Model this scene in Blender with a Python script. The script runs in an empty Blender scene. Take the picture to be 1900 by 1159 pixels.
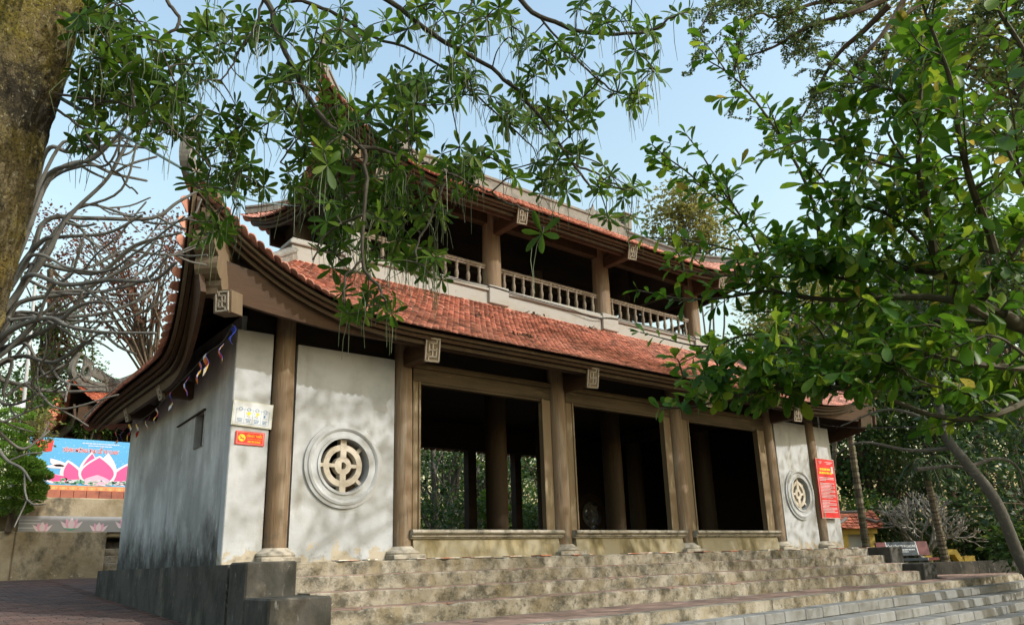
import bpy, math, random
import numpy as np
from mathutils import Vector, Matrix, noise as mnoise
R = math.radians
rnd = random.Random(7)
rng = np.random.default_rng(7)
SC = bpy.context.scene
COL = SC.collection

# ------------------------------------------------------------------ camera
CAM = np.array([-3.5236, -10.7021, -0.0943])
AZ, EL, RO = R(39.10576), R(15.73734), R(-1.73222)
FPX, CY = 1396.77, 648.08
_f = np.array([math.sin(AZ)*math.cos(EL), math.cos(AZ)*math.cos(EL), math.sin(EL)])
_r = np.array([math.cos(AZ), -math.sin(AZ), 0.0]); _u = np.cross(_r, _f)
_r, _u = math.cos(RO)*_r+math.sin(RO)*_u, -math.sin(RO)*_r+math.cos(RO)*_u
cam = bpy.data.cameras.new('camera'); cam_o = bpy.data.objects.new('camera', cam); COL.objects.link(cam_o)
cam.sensor_fit = 'HORIZONTAL'; cam.sensor_width = 36.0; cam.lens = 36.0*FPX/1900
cam.shift_y = (CY-579.5)/1900
cam.clip_start = 0.05; cam.clip_end = 2000
cam_o.matrix_world = Matrix(((_r[0], _u[0], -_f[0], CAM[0]), (_r[1], _u[1], -_f[1], CAM[1]), (_r[2], _u[2], -_f[2], CAM[2]), (0, 0, 0, 1)))
SC.camera = cam_o

# ------------------------------------------------------------------ light
SUN_EL, SUN_AZ = R(36.5), math.atan2(0.485, -0.875)       # azimuth from +Y towards +X
sdir = Vector((math.sin(SUN_AZ)*math.cos(SUN_EL), math.cos(SUN_AZ)*math.cos(SUN_EL), math.sin(SUN_EL)))
W = bpy.data.worlds.new('World'); SC.world = W; W.use_nodes = True
nt = W.node_tree; bg = nt.nodes['Background']
sky = nt.nodes.new('ShaderNodeTexSky'); sky.sky_type = 'NISHITA'; sky.sun_disc = False
sky.sun_elevation = SUN_EL; sky.sun_rotation = SUN_AZ
sky.air_density = 2.3; sky.dust_density = 3.5; sky.ozone_density = 2.1
bg.inputs[1].default_value = 0.15
nt.links.new(sky.outputs[0], bg.inputs[0])
sl = bpy.data.lights.new('sun', 'SUN'); sl.energy = 2.0; sl.angle = R(0.55); sl.color = (1, 0.97, 0.925)
so = bpy.data.objects.new('sun', sl); COL.objects.link(so); so.location = (20, -40, 40)
so.rotation_euler = (-sdir).to_track_quat('-Z', 'Y').to_euler()
SC.view_settings.view_transform = 'Standard'; SC.view_settings.look = 'None'
SC.view_settings.exposure = 0.93; SC.view_settings.gamma = 1; SC.view_settings.use_curve_mapping = False

# ------------------------------------------------------------------ helpers
def at(px, py, X=None, Y=None, Z=None, d=None):
    """a point of the place seen in the survey direction (px,py), on a given vertical/level plane or at a distance"""
    v = _f+_r*(px-950)/FPX-_u*(py-CY)/FPX
    if d is not None: t = d
    elif X is not None: t = (X-CAM[0])/v[0]
    elif Y is not None: t = (Y-CAM[1])/v[1]
    else: t = (Z-CAM[2])/v[2]
    return CAM+v*t
WL = {}
def tag(o, label=None, cat=None, group=None, kind=None):
    if label: o['label'] = label
    if cat: o['category'] = cat
    if group: o['group'] = group
    if kind: o['kind'] = kind
    return o
def thing(name, loc, label, cat, group=None):
    o = bpy.data.objects.new(name, None); COL.objects.link(o); o.empty_display_size = .2
    o.location = loc; WL[o] = np.array(loc, float)
    return tag(o, label, cat, group)
def link(name, me, mat=None, parent=None, org=None):
    """link mesh whose vertices are in world coordinates minus org"""
    if mat is not None:
        for m in (mat if isinstance(mat, (list, tuple)) else [mat]): me.materials.append(m)
    o = bpy.data.objects.new(name, me); COL.objects.link(o)
    org = np.zeros(3) if org is None else np.array(org, float)
    if parent is not None: o.parent = parent; o.location = org-WL[parent]
    else: o.location = org
    WL[o] = org
    return o
def mesh(name, V, F, smooth=False):
    me = bpy.data.meshes.new(name)
    me.from_pydata(V.tolist() if hasattr(V, 'tolist') else V, [], F.tolist() if hasattr(F, 'tolist') else F)
    if smooth: me.polygons.foreach_set('use_smooth', np.ones(len(me.polygons), bool))
    me.update(); return me
def nrm(v):
    v = np.array(v, float); n = np.linalg.norm(v); return v/n if n > 1e-12 else v
class MB:
    def __init__(s): s.V = []; s.F = []; s.MI = []; s.mi = 0
    def add(s, V, F):
        n = len(s.V); s.V.extend([tuple(map(float, v)) for v in V]); s.F.extend([tuple(i+n for i in f) for f in F]); s.MI.extend([s.mi]*len(F)); return s
    def box(s, a, b):
        (x0, y0, z0), (x1, y1, z1) = a, b
        return s.add([(x0, y0, z0), (x1, y0, z0), (x1, y1, z0), (x0, y1, z0), (x0, y0, z1), (x1, y0, z1), (x1, y1, z1), (x0, y1, z1)],
                     [(0, 3, 2, 1), (4, 5, 6, 7), (0, 1, 5, 4), (1, 2, 6, 5), (2, 3, 7, 6), (3, 0, 4, 7)])
    def bbox(s, a, b, e=.01):
        """box with chamfered edges"""
        a = np.array(a, float); b = np.array(b, float); c = (a+b)/2; h = np.abs(b-a)/2; e = min(e, h.min()*.45)
        V = []; idx = {}
        for sx in (-1, 1):
            for sy in (-1, 1):
                for sz in (-1, 1):
                    for k in range(3):
                        hh = h-e; hh[k] += e
                        idx[(sx, sy, sz, k)] = len(V); V.append(c+np.array((sx, sy, sz))*hh)
        F = []
        def fc(q): F.append(tuple(idx[i] for i in q))
        for k in range(3):
            i, j = (k+1) % 3, (k+2) % 3
            for sg in (-1, 1):
                q = []
                for (p, r_) in ((-1, -1), (1, -1), (1, 1), (-1, 1)):
                    t = [0, 0, 0]; t[k] = sg; t[i] = p; t[j] = r_; q.append((*t, k))
                fc(q if sg > 0 else q[::-1])
                for sg2 in (-1, 1):   # edge along i between face k(sg) and face j(sg2)
                    t0 = [0]*3; t1 = [0]*3
                    t0[k] = t1[k] = sg; t0[j] = t1[j] = sg2; t0[i] = -1; t1[i] = 1
                    fc([(*t0, k), (*t1, k), (*t1, j), (*t0, j)])
        for sx in (-1, 1):
            for sy in (-1, 1):
                for sz in (-1, 1): fc([(sx, sy, sz, 0), (sx, sy, sz, 1), (sx, sy, sz, 2)])
        return s.add(V, F)
    def obox(s, c, ax, ay, az):
        """oriented box: half-axis vectors"""
        c, ax, ay, az = [np.array(q, float) for q in (c, ax, ay, az)]
        V = [c+sx*ax+sy*ay+sz*az for sz in (-1, 1) for sx, sy in ((-1, -1), (1, -1), (1, 1), (-1, 1))]
        return s.add(V, [(0, 3, 2, 1), (4, 5, 6, 7), (0, 1, 5, 4), (1, 2, 6, 5), (2, 3, 7, 6), (3, 0, 4, 7)])
    def prism(s, P, ext):
        P = [np.array(p, float) for p in P]; e = np.array(ext, float); n = len(P)
        V = P+[p+e for p in P]
        return s.add(V, [tuple(range(n-1, -1, -1)), tuple(range(n, 2*n))]+[(i, (i+1) % n, n+(i+1) % n, n+i) for i in range(n)])
    def tube(s, P, rad, n=8, cap=True):
        P = np.array(P, float); m = len(P)
        rad = np.broadcast_to(np.array(rad, float), (m,))
        T = np.gradient(P, axis=0); T /= np.linalg.norm(T, axis=1)[:, None]+1e-12
        a = nrm(np.cross(T[0], (0, 0, 1) if abs(T[0][2]) < .9 else (1, 0, 0)))
        V = []; ang = np.arange(n)*2*math.pi/n
        for i in range(m):
            a = nrm(a-T[i]*np.dot(a, T[i])); b = np.cross(T[i], a)
            V.append(P[i]+rad[i]*(np.cos(ang)[:, None]*a+np.sin(ang)[:, None]*b))
        V = np.concatenate(V); F = []
        for i in range(m-1):
            for k in range(n):
                k2 = (k+1) % n; F.append((i*n+k, i*n+k2, (i+1)*n+k2, (i+1)*n+k))
        if cap: F += [tuple(range(n-1, -1, -1)), tuple((m-1)*n+k for k in range(n))]
        return s.add(V, F)
    def lathe(s, prof, c, n=16, axis=2):
        V = []; m = len(prof)
        for (r_, h) in prof:
            for k in range(n):
                t = 2*math.pi*k/n; p = [r_*math.cos(t), r_*math.sin(t), h]
                if axis == 1: p = [p[0], h, p[1]]
                V.append((c[0]+p[0], c[1]+p[1], c[2]+p[2]))
        F = []
        for i in range(m-1):
            for k in range(n):
                k2 = (k+1) % n; q = (i*n+k, i*n+k2, (i+1)*n+k2, (i+1)*n+k)
                F.append(q if axis == 2 else q[::-1])
        F += [tuple(range(n-1, -1, -1)), tuple((m-1)*n+k for k in range(n))]
        return s.add(V, F)
    def sweep(s, P, side, up, prof):
        """profile points (a,b) -> P + a*side + b*up along path; side/up arrays or single"""
        P = np.array(P, float); m = len(P); k = len(prof)
        side = np.broadcast_to(np.array(side, float), (m, 3)); up = np.broadcast_to(np.array(up, float), (m, 3))
        V = []
        for i in range(m):
            for (a, b) in prof: V.append(P[i]+a*side[i]+b*up[i])
        F = []
        for i in range(m-1):
            for j in range(k):
                j2 = (j+1) % k; F.append((i*k+j, i*k+j2, (i+1)*k+j2, (i+1)*k+j))
        F += [tuple(range(k-1, -1, -1)), tuple((m-1)*k+j for j in range(k))]
        return s.add(V, F)
    def build(s, name, mat, parent=None, org=None, smooth=False):
        if org is None: org = WL[parent] if parent is not None else (np.mean(np.array(s.V), axis=0)*0)
        V = np.array(s.V)-np.array(org, float)
        me = mesh(name, V, s.F, smooth)
        if isinstance(mat, (list, tuple)): me.polygons.foreach_set('material_index', np.array(s.MI, 'i'))
        o = link(name, me, mat, parent, org)
        if smooth:
            try: me.set_sharp_from_angle(angle=R(40))
            except Exception: pass
        return o
def scatter(tv, tf, M):
    """template verts (n,3), faces (m,k) repeated with matrices M (N,3,4) -> V,F"""
    tv = np.array(tv, float); tf = np.array(tf, int); N = len(M)
    V = np.einsum('nij,vj->nvi', M[:, :, :3], tv)+M[:, None, :, 3]
    F = tf[None]+(np.arange(N)*len(tv))[:, None, None]
    return V.reshape(-1, 3), F.reshape(-1, tf.shape[1])
def frames(P, X, Y, Z, S=None):
    """N frames from columns"""
    N = len(P); M = np.zeros((N, 3, 4)); S = np.ones(N) if S is None else np.broadcast_to(np.array(S, float), (N,))
    M[:, :, 0] = X*S[:, None]; M[:, :, 1] = Y*S[:, None]; M[:, :, 2] = Z*S[:, None]; M[:, :, 3] = P
    return M
def place(name, me, M, parent):
    """one object sharing mesh me with world matrix M (3x4)"""
    o = bpy.data.objects.new(name, me); COL.objects.link(o); o.parent = parent
    m = Matrix([list(M[0]), list(M[1]), list(M[2]), [0, 0, 0, 1]])
    p = WL[parent]; m[0][3] -= p[0]; m[1][3] -= p[1]; m[2][3] -= p[2]
    o.matrix_basis = m
    return o
def norm_rows(A): return A/(np.linalg.norm(A, axis=1)[:, None]+1e-12)
def bez(P, n):
    """Catmull-Rom through points, n per span"""
    P = np.array(P, float)
    if len(P) < 3: return np.array([P[0]+(P[1]-P[0])*t for t in np.linspace(0, 1, n+1)])
    Q = np.vstack([2*P[0]-P[1], P, 2*P[-1]-P[-2]]); out = []
    for i in range(1, len(Q)-2):
        for t in np.arange(n)/n:
            a, b, c, d = Q[i-1], Q[i], Q[i+1], Q[i+2]
            out.append(.5*((2*b)+(-a+c)*t+(2*a-5*b+4*c-d)*t*t+(-a+3*b-3*c+d)*t**3))
    out.append(P[-1]); return np.array(out)

# ------------------------------------------------------------------ materials
def mat(name, base, rough=.8, layers=(), bump=(), isl=0, spec=.3, objrnd=0, coat=0):
    """layers: dict(c=colour, s=scale, st=(sx,sy,sz), lo, hi, d=detail, z=(z0,z1,gain), amt)"""
    m = bpy.data.materials.new(name); m.use_nodes = True; t = m.node_tree; N = t.nodes; L = t.links
    b = N['Principled BSDF']; b.inputs['Roughness'].default_value = rough
    b.inputs['Specular IOR Level'].default_value = spec
    geo = N.new('ShaderNodeNewGeometry')
    def nz(s, st=(1, 1, 1), d=6, rg=.6):
        mp = N.new('ShaderNodeVectorMath'); mp.operation = 'MULTIPLY'; mp.inputs[1].default_value = st
        L.new(geo.outputs['Position'], mp.inputs[0])
        n = N.new('ShaderNodeTexNoise'); n.inputs['Scale'].default_value = s; n.inputs['Detail'].default_value = d; n.inputs['Roughness'].default_value = rg
        L.new(mp.outputs[0], n.inputs['Vector']); return n.outputs['Fac']
    rgb = N.new('ShaderNodeRGB'); rgb.outputs[0].default_value = (*base, 1); cur = rgb.outputs[0]
    for l in layers:
        f = nz(l['s'], l.get('st', (1, 1, 1)), l.get('d', 6), l.get('rg', .6))
        if 'z' in l:
            z0, z1, g = l['z']
            sp = N.new('ShaderNodeSeparateXYZ'); L.new(geo.outputs['Position'], sp.inputs[0])
            mr = N.new('ShaderNodeMapRange'); mr.inputs[1].default_value = z0; mr.inputs[2].default_value = z1; mr.inputs[3].default_value = g; mr.inputs[4].default_value = -g
            L.new(sp.outputs[2], mr.inputs[0])
            ad = N.new('ShaderNodeMath'); ad.operation = 'ADD'; L.new(f, ad.inputs[0]); L.new(mr.outputs[0], ad.inputs[1]); f = ad.outputs[0]
        mr = N.new('ShaderNodeMapRange'); mr.inputs[1].default_value = l['lo']; mr.inputs[2].default_value = l['hi']; mr.inputs[4].default_value = l.get('amt', 1)
        L.new(f, mr.inputs[0])
        mx = N.new('ShaderNodeMix'); mx.data_type = 'RGBA'
        L.new(mr.outputs[0], mx.inputs[0]); L.new(cur, mx.inputs[6]); mx.inputs[7].default_value = (*l['c'], 1); cur = mx.outputs[2]
    if isl or objrnd:
        hs = N.new('ShaderNodeHueSaturation'); mr = N.new('ShaderNodeMapRange')
        a = isl or objrnd
        mr.inputs[3].default_value = 1-a; mr.inputs[4].default_value = 1+a
        if isl: L.new(geo.outputs['Random Per Island'], mr.inputs[0])
        else:
            oi = N.new('ShaderNodeObjectInfo'); L.new(oi.outputs['Random'], mr.inputs[0])
        if isl and objrnd:
            oi = N.new('ShaderNodeObjectInfo'); ad = N.new('ShaderNodeMath'); ad.operation = 'ADD'; L.new(geo.outputs['Random Per Island'], ad.inputs[0]); L.new(oi.outputs['Random'], ad.inputs[1])
            fr = N.new('ShaderNodeMath'); fr.operation = 'FRACT'; L.new(ad.outputs[0], fr.inputs[0]); L.new(fr.outputs[0], mr.inputs[0])
        L.new(mr.outputs[0], hs.inputs['Value']); L.new(cur, hs.inputs['Color']); cur = hs.outputs[0]
    L.new(cur, b.inputs['Base Color'])
    last = None
    for (s, st, strength, dist) in bump:
        bp = N.new('ShaderNodeBump'); bp.inputs['Strength'].default_value = strength; bp.inputs['Distance'].default_value = dist
        L.new(nz(s, st, 8, .65), bp.inputs['Height'])
        if last is not None: L.new(last, bp.inputs['Normal'])
        last = bp.outputs[0]
    if last is not None: L.new(last, b.inputs['Normal'])
    return m
def leafmat(name, c1, c2, c3, trans=.3, rough=.45, spec=.4, tcol=None):
    m = bpy.data.materials.new(name); m.use_nodes = True; t = m.node_tree; N = t.nodes; L = t.links
    b = N['Principled BSDF']; b.inputs['Roughness'].default_value = rough; b.inputs['Specular IOR Level'].default_value = spec
    geo = N.new('ShaderNodeNewGeometry'); oi = N.new('ShaderNodeObjectInfo')
    ad = N.new('ShaderNodeMath'); ad.operation = 'ADD'; L.new(geo.outputs['Random Per Island'], ad.inputs[0]); L.new(oi.outputs['Random'], ad.inputs[1])
    fr = N.new('ShaderNodeMath'); fr.operation = 'FRACT'; L.new(ad.outputs[0], fr.inputs[0])
    cr = N.new('ShaderNodeValToRGB'); e = cr.color_ramp.elements
    e[0].position = 0; e[0].color = (*c1, 1); e[1].position = 1; e[1].color = (*c3, 1)
    k = e.new(.7); k.color = (*c2, 1)
    L.new(fr.outputs[0], cr.inputs[0]); L.new(cr.outputs[0], b.inputs['Base Color'])
    tr = N.new('ShaderNodeBsdfTranslucent')
    hs = N.new('ShaderNodeHueSaturation'); hs.inputs['Value'].default_value = 1.6; hs.inputs['Hue'].default_value = .485
    L.new(cr.outputs[0], hs.inputs['Color']); L.new(hs.outputs[0], tr.inputs['Color'])
    mx = N.new('ShaderNodeMixShader'); mx.inputs[0].default_value = trans
    L.new(b.outputs[0], mx.inputs[1]); L.new(tr.outputs[0], mx.inputs[2])
    L.new(mx.outputs[0], N['Material Output'].inputs['Surface'])
    return m
PLASTER = mat('plaster', (.42, .445, .465), .85, [
    dict(c=(.27, .285, .29), s=1.1, d=8, rg=.65, lo=.42, hi=.68, amt=.8),
    dict(c=(.25, .24, .2), s=3.0, st=(1, 1, .2), lo=.55, hi=.78, amt=.7),
    dict(c=(.40, .345, .25), s=5.0, lo=.64, hi=.67, z=(.0, .62, .22), amt=.85),
    dict(c=(.17, .16, .12), s=9.0, lo=.62, hi=.85, z=(-.1, .7, .2), amt=.8)],
    [(6, (1, 1, 1), .25, .02), (60, (1, 1, 1), .2, .004)])
PLASTER_SIDE = mat('weathered_plaster', (.54, .555, .56), .85, [
    dict(c=(.27, .28, .28), s=.9, lo=.38, hi=.62, amt=.9),
    dict(c=(.24, .25, .255), s=4.0, st=(1, 1, .14), lo=.42, hi=.75, z=(.0, 3.2, .12), amt=.75),
    dict(c=(.032, .033, .03), s=2.2, st=(1, 1, .6), d=10, rg=.72, lo=.46, hi=.8, z=(-.1, 1.35, .34), amt=.96),
    dict(c=(.75, .76, .76), s=11, st=(1, 1, .25), lo=.62, hi=.72, amt=.6)],
    [(8, (1, 1, .4), .35, .02), (60, (1, 1, 1), .2, .004)])
PLINTH = mat('mossy_concrete_dark', (.062, .06, .052), .9, [
    dict(c=(.16, .145, .115), s=2.2, lo=.52, hi=.75, amt=.8),
    dict(c=(.028, .029, .024), s=2.6, st=(1, 1, .6), lo=.44, hi=.6, amt=.92),
    dict(c=(.3, .3, .28), s=14, st=(1, 1, .35), lo=.62, hi=.76, amt=.7)],
    [(14, (1, 1, 1), .5, .02), (70, (1, 1, 1), .3, .006)])
STEP = mat('mossy_step_concrete', (.30, .28, .23), .9, [
    dict(c=(.2, .165, .1), s=3.2, lo=.44, hi=.64, amt=.85),
    dict(c=(.05, .047, .034), s=2.6, st=(1, 1, 1.2), d=12, rg=.76, lo=.46, hi=.61, amt=.9),
    dict(c=(.05, .048, .035), s=16, lo=.56, hi=.7, amt=.75),
    dict(c=(.42, .39, .32), s=24, lo=.62, hi=.74, amt=.6)],
    [(12, (1, 1, 1), .5, .02), (60, (1, 1, 1), .3, .006)])
PARAPET = mat('mossy_parapet', (.29, .26, .18), .9, [
    dict(c=(.3, .23, .09), s=2.6, st=(1, 1, .5), lo=.45, hi=.65, amt=.8),
    dict(c=(.07, .066, .045), s=2.6, st=(1, 1, .35), lo=.5, hi=.68, amt=.85),
    dict(c=(.6, .56, .46), s=26, lo=.66, hi=.74, amt=.7)],
    [(20, (1, 1, 1), .35, .01)])
STONE = mat('grey_step_stone', (.195, .203, .2), .85, [
    dict(c=(.13, .13, .118), s=2.5, lo=.45, hi=.7, amt=.8),
    dict(c=(.12, .11, .085), s=8, lo=.56, hi=.75, amt=.7),
    dict(c=(.3, .305, .3), s=30, lo=.6, hi=.75, amt=.5)],
    [(25, (1, 1, 1), .35, .008)], objrnd=.14)
BASE_STONE = mat('column_base_stone', (.36, .33, .27), .85, [
    dict(c=(.1, .095, .075), s=7, lo=.48, hi=.68, amt=.85), dict(c=(.55, .53, .48), s=16, lo=.62, hi=.72, amt=.7)],
    [(20, (1, 1, 1), .4, .01)])
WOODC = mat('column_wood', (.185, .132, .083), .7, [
    dict(c=(.16, .10, .05), s=5, st=(1, 1, .12), lo=.42, hi=.68, amt=.85),
    dict(c=(.30, .26, .2), s=9, st=(1, 1, .08), lo=.5, hi=.72, amt=.8),
    dict(c=(.06, .045, .03), s=26, st=(1, 1, .05), lo=.6, hi=.7, amt=.8),
    dict(c=(.10, .085, .06), s=5, lo=.55, hi=.75, z=(.1, 1.1, .2), amt=.8)],
    [(30, (1, 1, .06), .9, .014), (90, (1, 1, .05), .6, .006)])
WOODB = mat('beam_wood', (.054, .028, .013), .65, [
    dict(c=(.05, .028, .015), s=2.4, st=(.3, .3, 1.6), lo=.42, hi=.68, amt=.9),
    dict(c=(.088, .048, .021), s=3, st=(.25, .25, 2), lo=.54, hi=.75, amt=.75),
    dict(c=(.11, .085, .058), s=5, lo=.62, hi=.77, amt=.6), dict(c=(.03, .02, .014), s=1.6, st=(.5, .5, 2.5), lo=.56, hi=.68, amt=.8)],
    [(12, (.4, .4, 3), .35, .01)])
SHADEW = mat('shade_darkened_wood', (.052, .033, .015), .7, [dict(c=(.04, .026, .014), s=5, st=(1, 1, .12), lo=.42, hi=.68, amt=.85), dict(c=(.09, .064, .028), s=9, st=(1, 1, .08), lo=.56, hi=.74, amt=.7)], [(30, (1, 1, .06), .5, .01)])  # shade of the interior and under the eaves put into the wood colour
LINTW = mat('shaded_lintel_wood', (.085, .062, .034), .7, [dict(c=(.04, .028, .016), s=3, st=(.3, 1, 2), lo=.44, hi=.66, amt=.85), dict(c=(.17, .14, .08), s=7, st=(.25, 1, 1.5), lo=.6, hi=.72, amt=.6)], [(20, (.3, 1, 3), .4, .008)])  # frame wood with the eave shadow put into its colour
FRAMEW = mat('door_frame_wood', (.16, .12, .07), .7, [
    dict(c=(.15, .1, .055), s=6, st=(.6, .6, .25), lo=.45, hi=.7, amt=.85),
    dict(c=(.33, .28, .18), s=12, st=(.6, .6, .12), lo=.56, hi=.7, amt=.7)],
    [(30, (1, 1, .08), .4, .008)])
DARKW = mat('deep_shade_wood', (.03, .019, .012), .75, [dict(c=(.014, .009, .006), s=3, st=(.3, 1, 1), lo=.4, hi=.7)])  # deep shade indoors and under the roofs put into the colour
RAILW = mat('weathered_railing_wood', (.19, .155, .115), .75, [dict(c=(.13, .10, .07), s=9, st=(1, 1, .3), lo=.45, hi=.7), dict(c=(.28, .25, .2), s=20, lo=.6, hi=.75, amt=.6)], [(30, (1, 1, .3), .3, .005)])
CARVE = mat('carved_plate', (.36, .32, .26), .75, [dict(c=(.25, .2, .13), s=10, lo=.45, hi=.7, amt=.7)], [(40, (1, 1, 1), .3, .005)])
CARVED = mat('carved_plate_recess', (.17, .13, .085), .8)
OLDWOOD = mat('old_carved_wood', (.135, .1, .064), .75, [dict(c=(.12, .085, .05), s=5, st=(1, 1, .4), lo=.42, hi=.66, amt=.9), dict(c=(.24, .2, .15), s=12, st=(1, 1, .3), lo=.6, hi=.74, amt=.7)], [(18, (1, 1, .3), .5, .015)])
MORTAR = mat('ridge_mortar', (.19, .18, .16), .9, [dict(c=(.13, .125, .11), s=4, lo=.42, hi=.64, amt=.9), dict(c=(.52, .49, .42), s=12, lo=.6, hi=.74, amt=.6)], [(20, (1, 1, 1), .5, .015)])
LEDGE = mat('ledge_plaster', (.30, .295, .275), .85, [dict(c=(.27, .25, .2), s=5, st=(.4, 1, 1), lo=.48, hi=.7, amt=.8), dict(c=(.1, .095, .08), s=9, st=(.6, 1, .6), lo=.62, hi=.78, amt=.7)], [(20, (1, 1, 1), .25, .008)])
TILE = mat('terracotta_tile', (.48, .225, .165), .8, [
    dict(c=(.56, .31, .24), s=1.3, lo=.45, hi=.7, amt=.7),
    dict(c=(.25, .095, .065), s=5, lo=.52, hi=.74, amt=.7),
    dict(c=(.075, .06, .05), s=1.5, d=9, rg=.72, lo=.54, hi=.7, amt=.8),
    dict(c=(.06, .05, .04), s=22, lo=.64, hi=.76, amt=.7)], [(50, (1, 1, 1), .25, .004)], isl=.42, objrnd=.42)
TILE2 = mat('terracotta_tile_far', (.46, .15, .085), .8, [dict(c=(.24, .09, .06), s=3, lo=.5, hi=.7, amt=.7)], isl=.25)
BRICK = mat('paving_brick', (.105, .062, .05), .85, [dict(c=(.06, .05, .047), s=1.1, lo=.42, hi=.66, amt=.8), dict(c=(.15, .125, .105), s=14, lo=.6, hi=.75, amt=.5)], [(40, (1, 1, 1), .3, .004)], isl=.25, objrnd=.25)
TREAD = mat('terracotta_floor_tile', (.25, .17, .135), .85, [dict(c=(.12, .09, .07), s=1.5, lo=.45, hi=.68, amt=.8), dict(c=(.3, .25, .19), s=9, lo=.58, hi=.75, amt=.6)], [(40, (1, 1, 1), .25, .004)], isl=.2, objrnd=.2)
SAND = mat('joint_grit', (.09, .08, .065), .95)
SOIL = mat('soil', (.085, .07, .045), .95, [dict(c=(.05, .06, .025), s=.8, lo=.45, hi=.65), dict(c=(.14, .11, .07), s=6, lo=.55, hi=.7, amt=.7)], [(8, (1, 1, 1), .6, .05)])
RETAIN = mat('retaining_wall_render', (.36, .30, .2), .9, [
    dict(c=(.17, .125, .06), s=1.2, lo=.42, hi=.66, amt=.85), dict(c=(.055, .052, .04), s=1.6, st=(1, 1, .7), d=10, rg=.72, lo=.5, hi=.66, amt=.88),
    dict(c=(.5, .46, .38), s=9, lo=.64, hi=.72, z=(-.2, .25, .1), amt=.8)], [(10, (1, 1, 1), .5, .03)])
BARK = mat('mossy_bark', (.17, .14, .075), .92, [
    dict(c=(.44, .35, .13), s=2.8, d=9, rg=.7, lo=.48, hi=.6, z=(.8, 2.6, .12), amt=.85),
    dict(c=(.19, .16, .022), s=2.4, d=9, rg=.7, lo=.45, hi=.58, z=(1.6, 3.4, -.14), amt=.85),
    dict(c=(.022, .019, .014), s=1.5, d=12, rg=.78, lo=.47, hi=.54, amt=.93),
    dict(c=(.03, .026, .018), s=70, d=6, lo=.53, hi=.6, amt=.75),
    dict(c=(.46, .46, .39), s=13, d=8, rg=.75, lo=.62, hi=.66, amt=.8),
    dict(c=(.36, .34, .2), s=55, d=4, lo=.61, hi=.67, amt=.7)],
    [(6, (1, 1, .5), 1.0, .08), (24, (1, 1, .6), 1.0, .035), (85, (1, 1, .8), .9, .01)])
TWIG = mat('dark_twig_bark', (.045, .04, .03), .85, [dict(c=(.10, .09, .065), s=9, lo=.55, hi=.7, amt=.6)])
STEMB = mat('green_stem_bark', (.055, .05, .03), .8, [dict(c=(.12, .11, .075), s=14, lo=.54, hi=.7, amt=.7), dict(c=(.03, .036, .012), s=5, lo=.5, hi=.7, amt=.7)])
GREYB = mat('grey_bark', (.08, .076, .065), .85, [dict(c=(.1, .09, .07), s=6, lo=.45, hi=.68, amt=.8), dict(c=(.18, .172, .15), s=12, lo=.58, hi=.72, amt=.7)], [(9, (1, 1, .6), .7, .03), (40, (1, 1, .6), .7, .01)])
PALEB = mat('pale_frangipani_bark', (.12, .118, .107), .8, [dict(c=(.06, .058, .05), s=6, lo=.48, hi=.7, amt=.8), dict(c=(.2, .2, .185), s=15, lo=.58, hi=.74, amt=.7)], [(30, (1, 1, 1), .3, .006)])
BROWNB = mat('brown_bark', (.12, .09, .06), .9, [dict(c=(.05, .04, .03), s=4, st=(1, 1, .4), lo=.45, hi=.65), dict(c=(.22, .19, .15), s=10, lo=.6, hi=.75, amt=.6)], [(14, (1, 1, .4), .5, .02)])
RINGB = mat('ringed_palm_bark', (.19, .165, .12), .85, [dict(c=(.07, .06, .045), s=9, st=(.1, .1, 1.6), lo=.46, hi=.58, amt=.9), dict(c=(.09, .1, .04), s=3, lo=.5, hi=.7, amt=.6)])
LEAF_A = leafmat('whorled_leaf', (.022, .058, .006), (.046, .11, .010), (.11, .17, .022), .5, .5, .2)
STICK = mat('pale_stick_bark', (.33, .31, .265), .8, [dict(c=(.2, .18, .14), s=8, lo=.5, hi=.7, amt=.7)])
LEAF_B = leafmat('obovate_leaf', (.022, .075, .006), (.055, .145, .009), (.15, .225, .018), .46, .44, .3)
LEAF_Y = leafmat('yellowed_leaf', (.22, .2, .03), (.28, .24, .04), (.2, .22, .04), .4)
POD = leafmat('seed_pod', (.06, .09, .04), (.09, .12, .05), (.14, .16, .08), .2)
LEAF_D = leafmat('dark_wood_leaf', (.012, .035, .008), (.028, .07, .014), (.07, .12, .025), .25)
LEAF_G = leafmat('mid_wood_leaf', (.025, .065, .012), (.06, .12, .02), (.13, .18, .03), .35)
LEAF_YG = leafmat('yellow_green_leaf', (.11, .13, .025), (.19, .19, .045), (.26, .23, .07), .4)
LEAF_R = leafmat('russet_leaf', (.09, .035, .022), (.15, .065, .04), (.2, .11, .06), .3)
LEAF_F = leafmat('feathery_leaf', (.04, .075, .02), (.075, .125, .03), (.16, .2, .055), .5)
LEAF_P = leafmat('palm_leaf', (.02, .05, .012), (.045, .085, .02), (.12, .13, .04), .3)
LEAF_T = leafmat('topiary_leaf', (.08, .17, .02), (.14, .27, .035), (.22, .34, .06), .4)
def flat(name, c, rough=.6, spec=.3): return mat(name, c, rough, spec=spec)
WHITE_S = flat('sign_white', (.55, .59, .62)); RED_S = flat('sign_red', (.72, .03, .02)); YEL_S = flat('sign_yellow', (.85, .5, .03)); BLUE_S = flat('sign_blue', (.05, .16, .35)); CREAM_S = flat('sign_cream', (.52, .54, .45))
GREYTXT = flat('faded_lettering', (.55, .5, .58)); DARK = flat('dark_paint', (.015, .015, .015))

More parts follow.
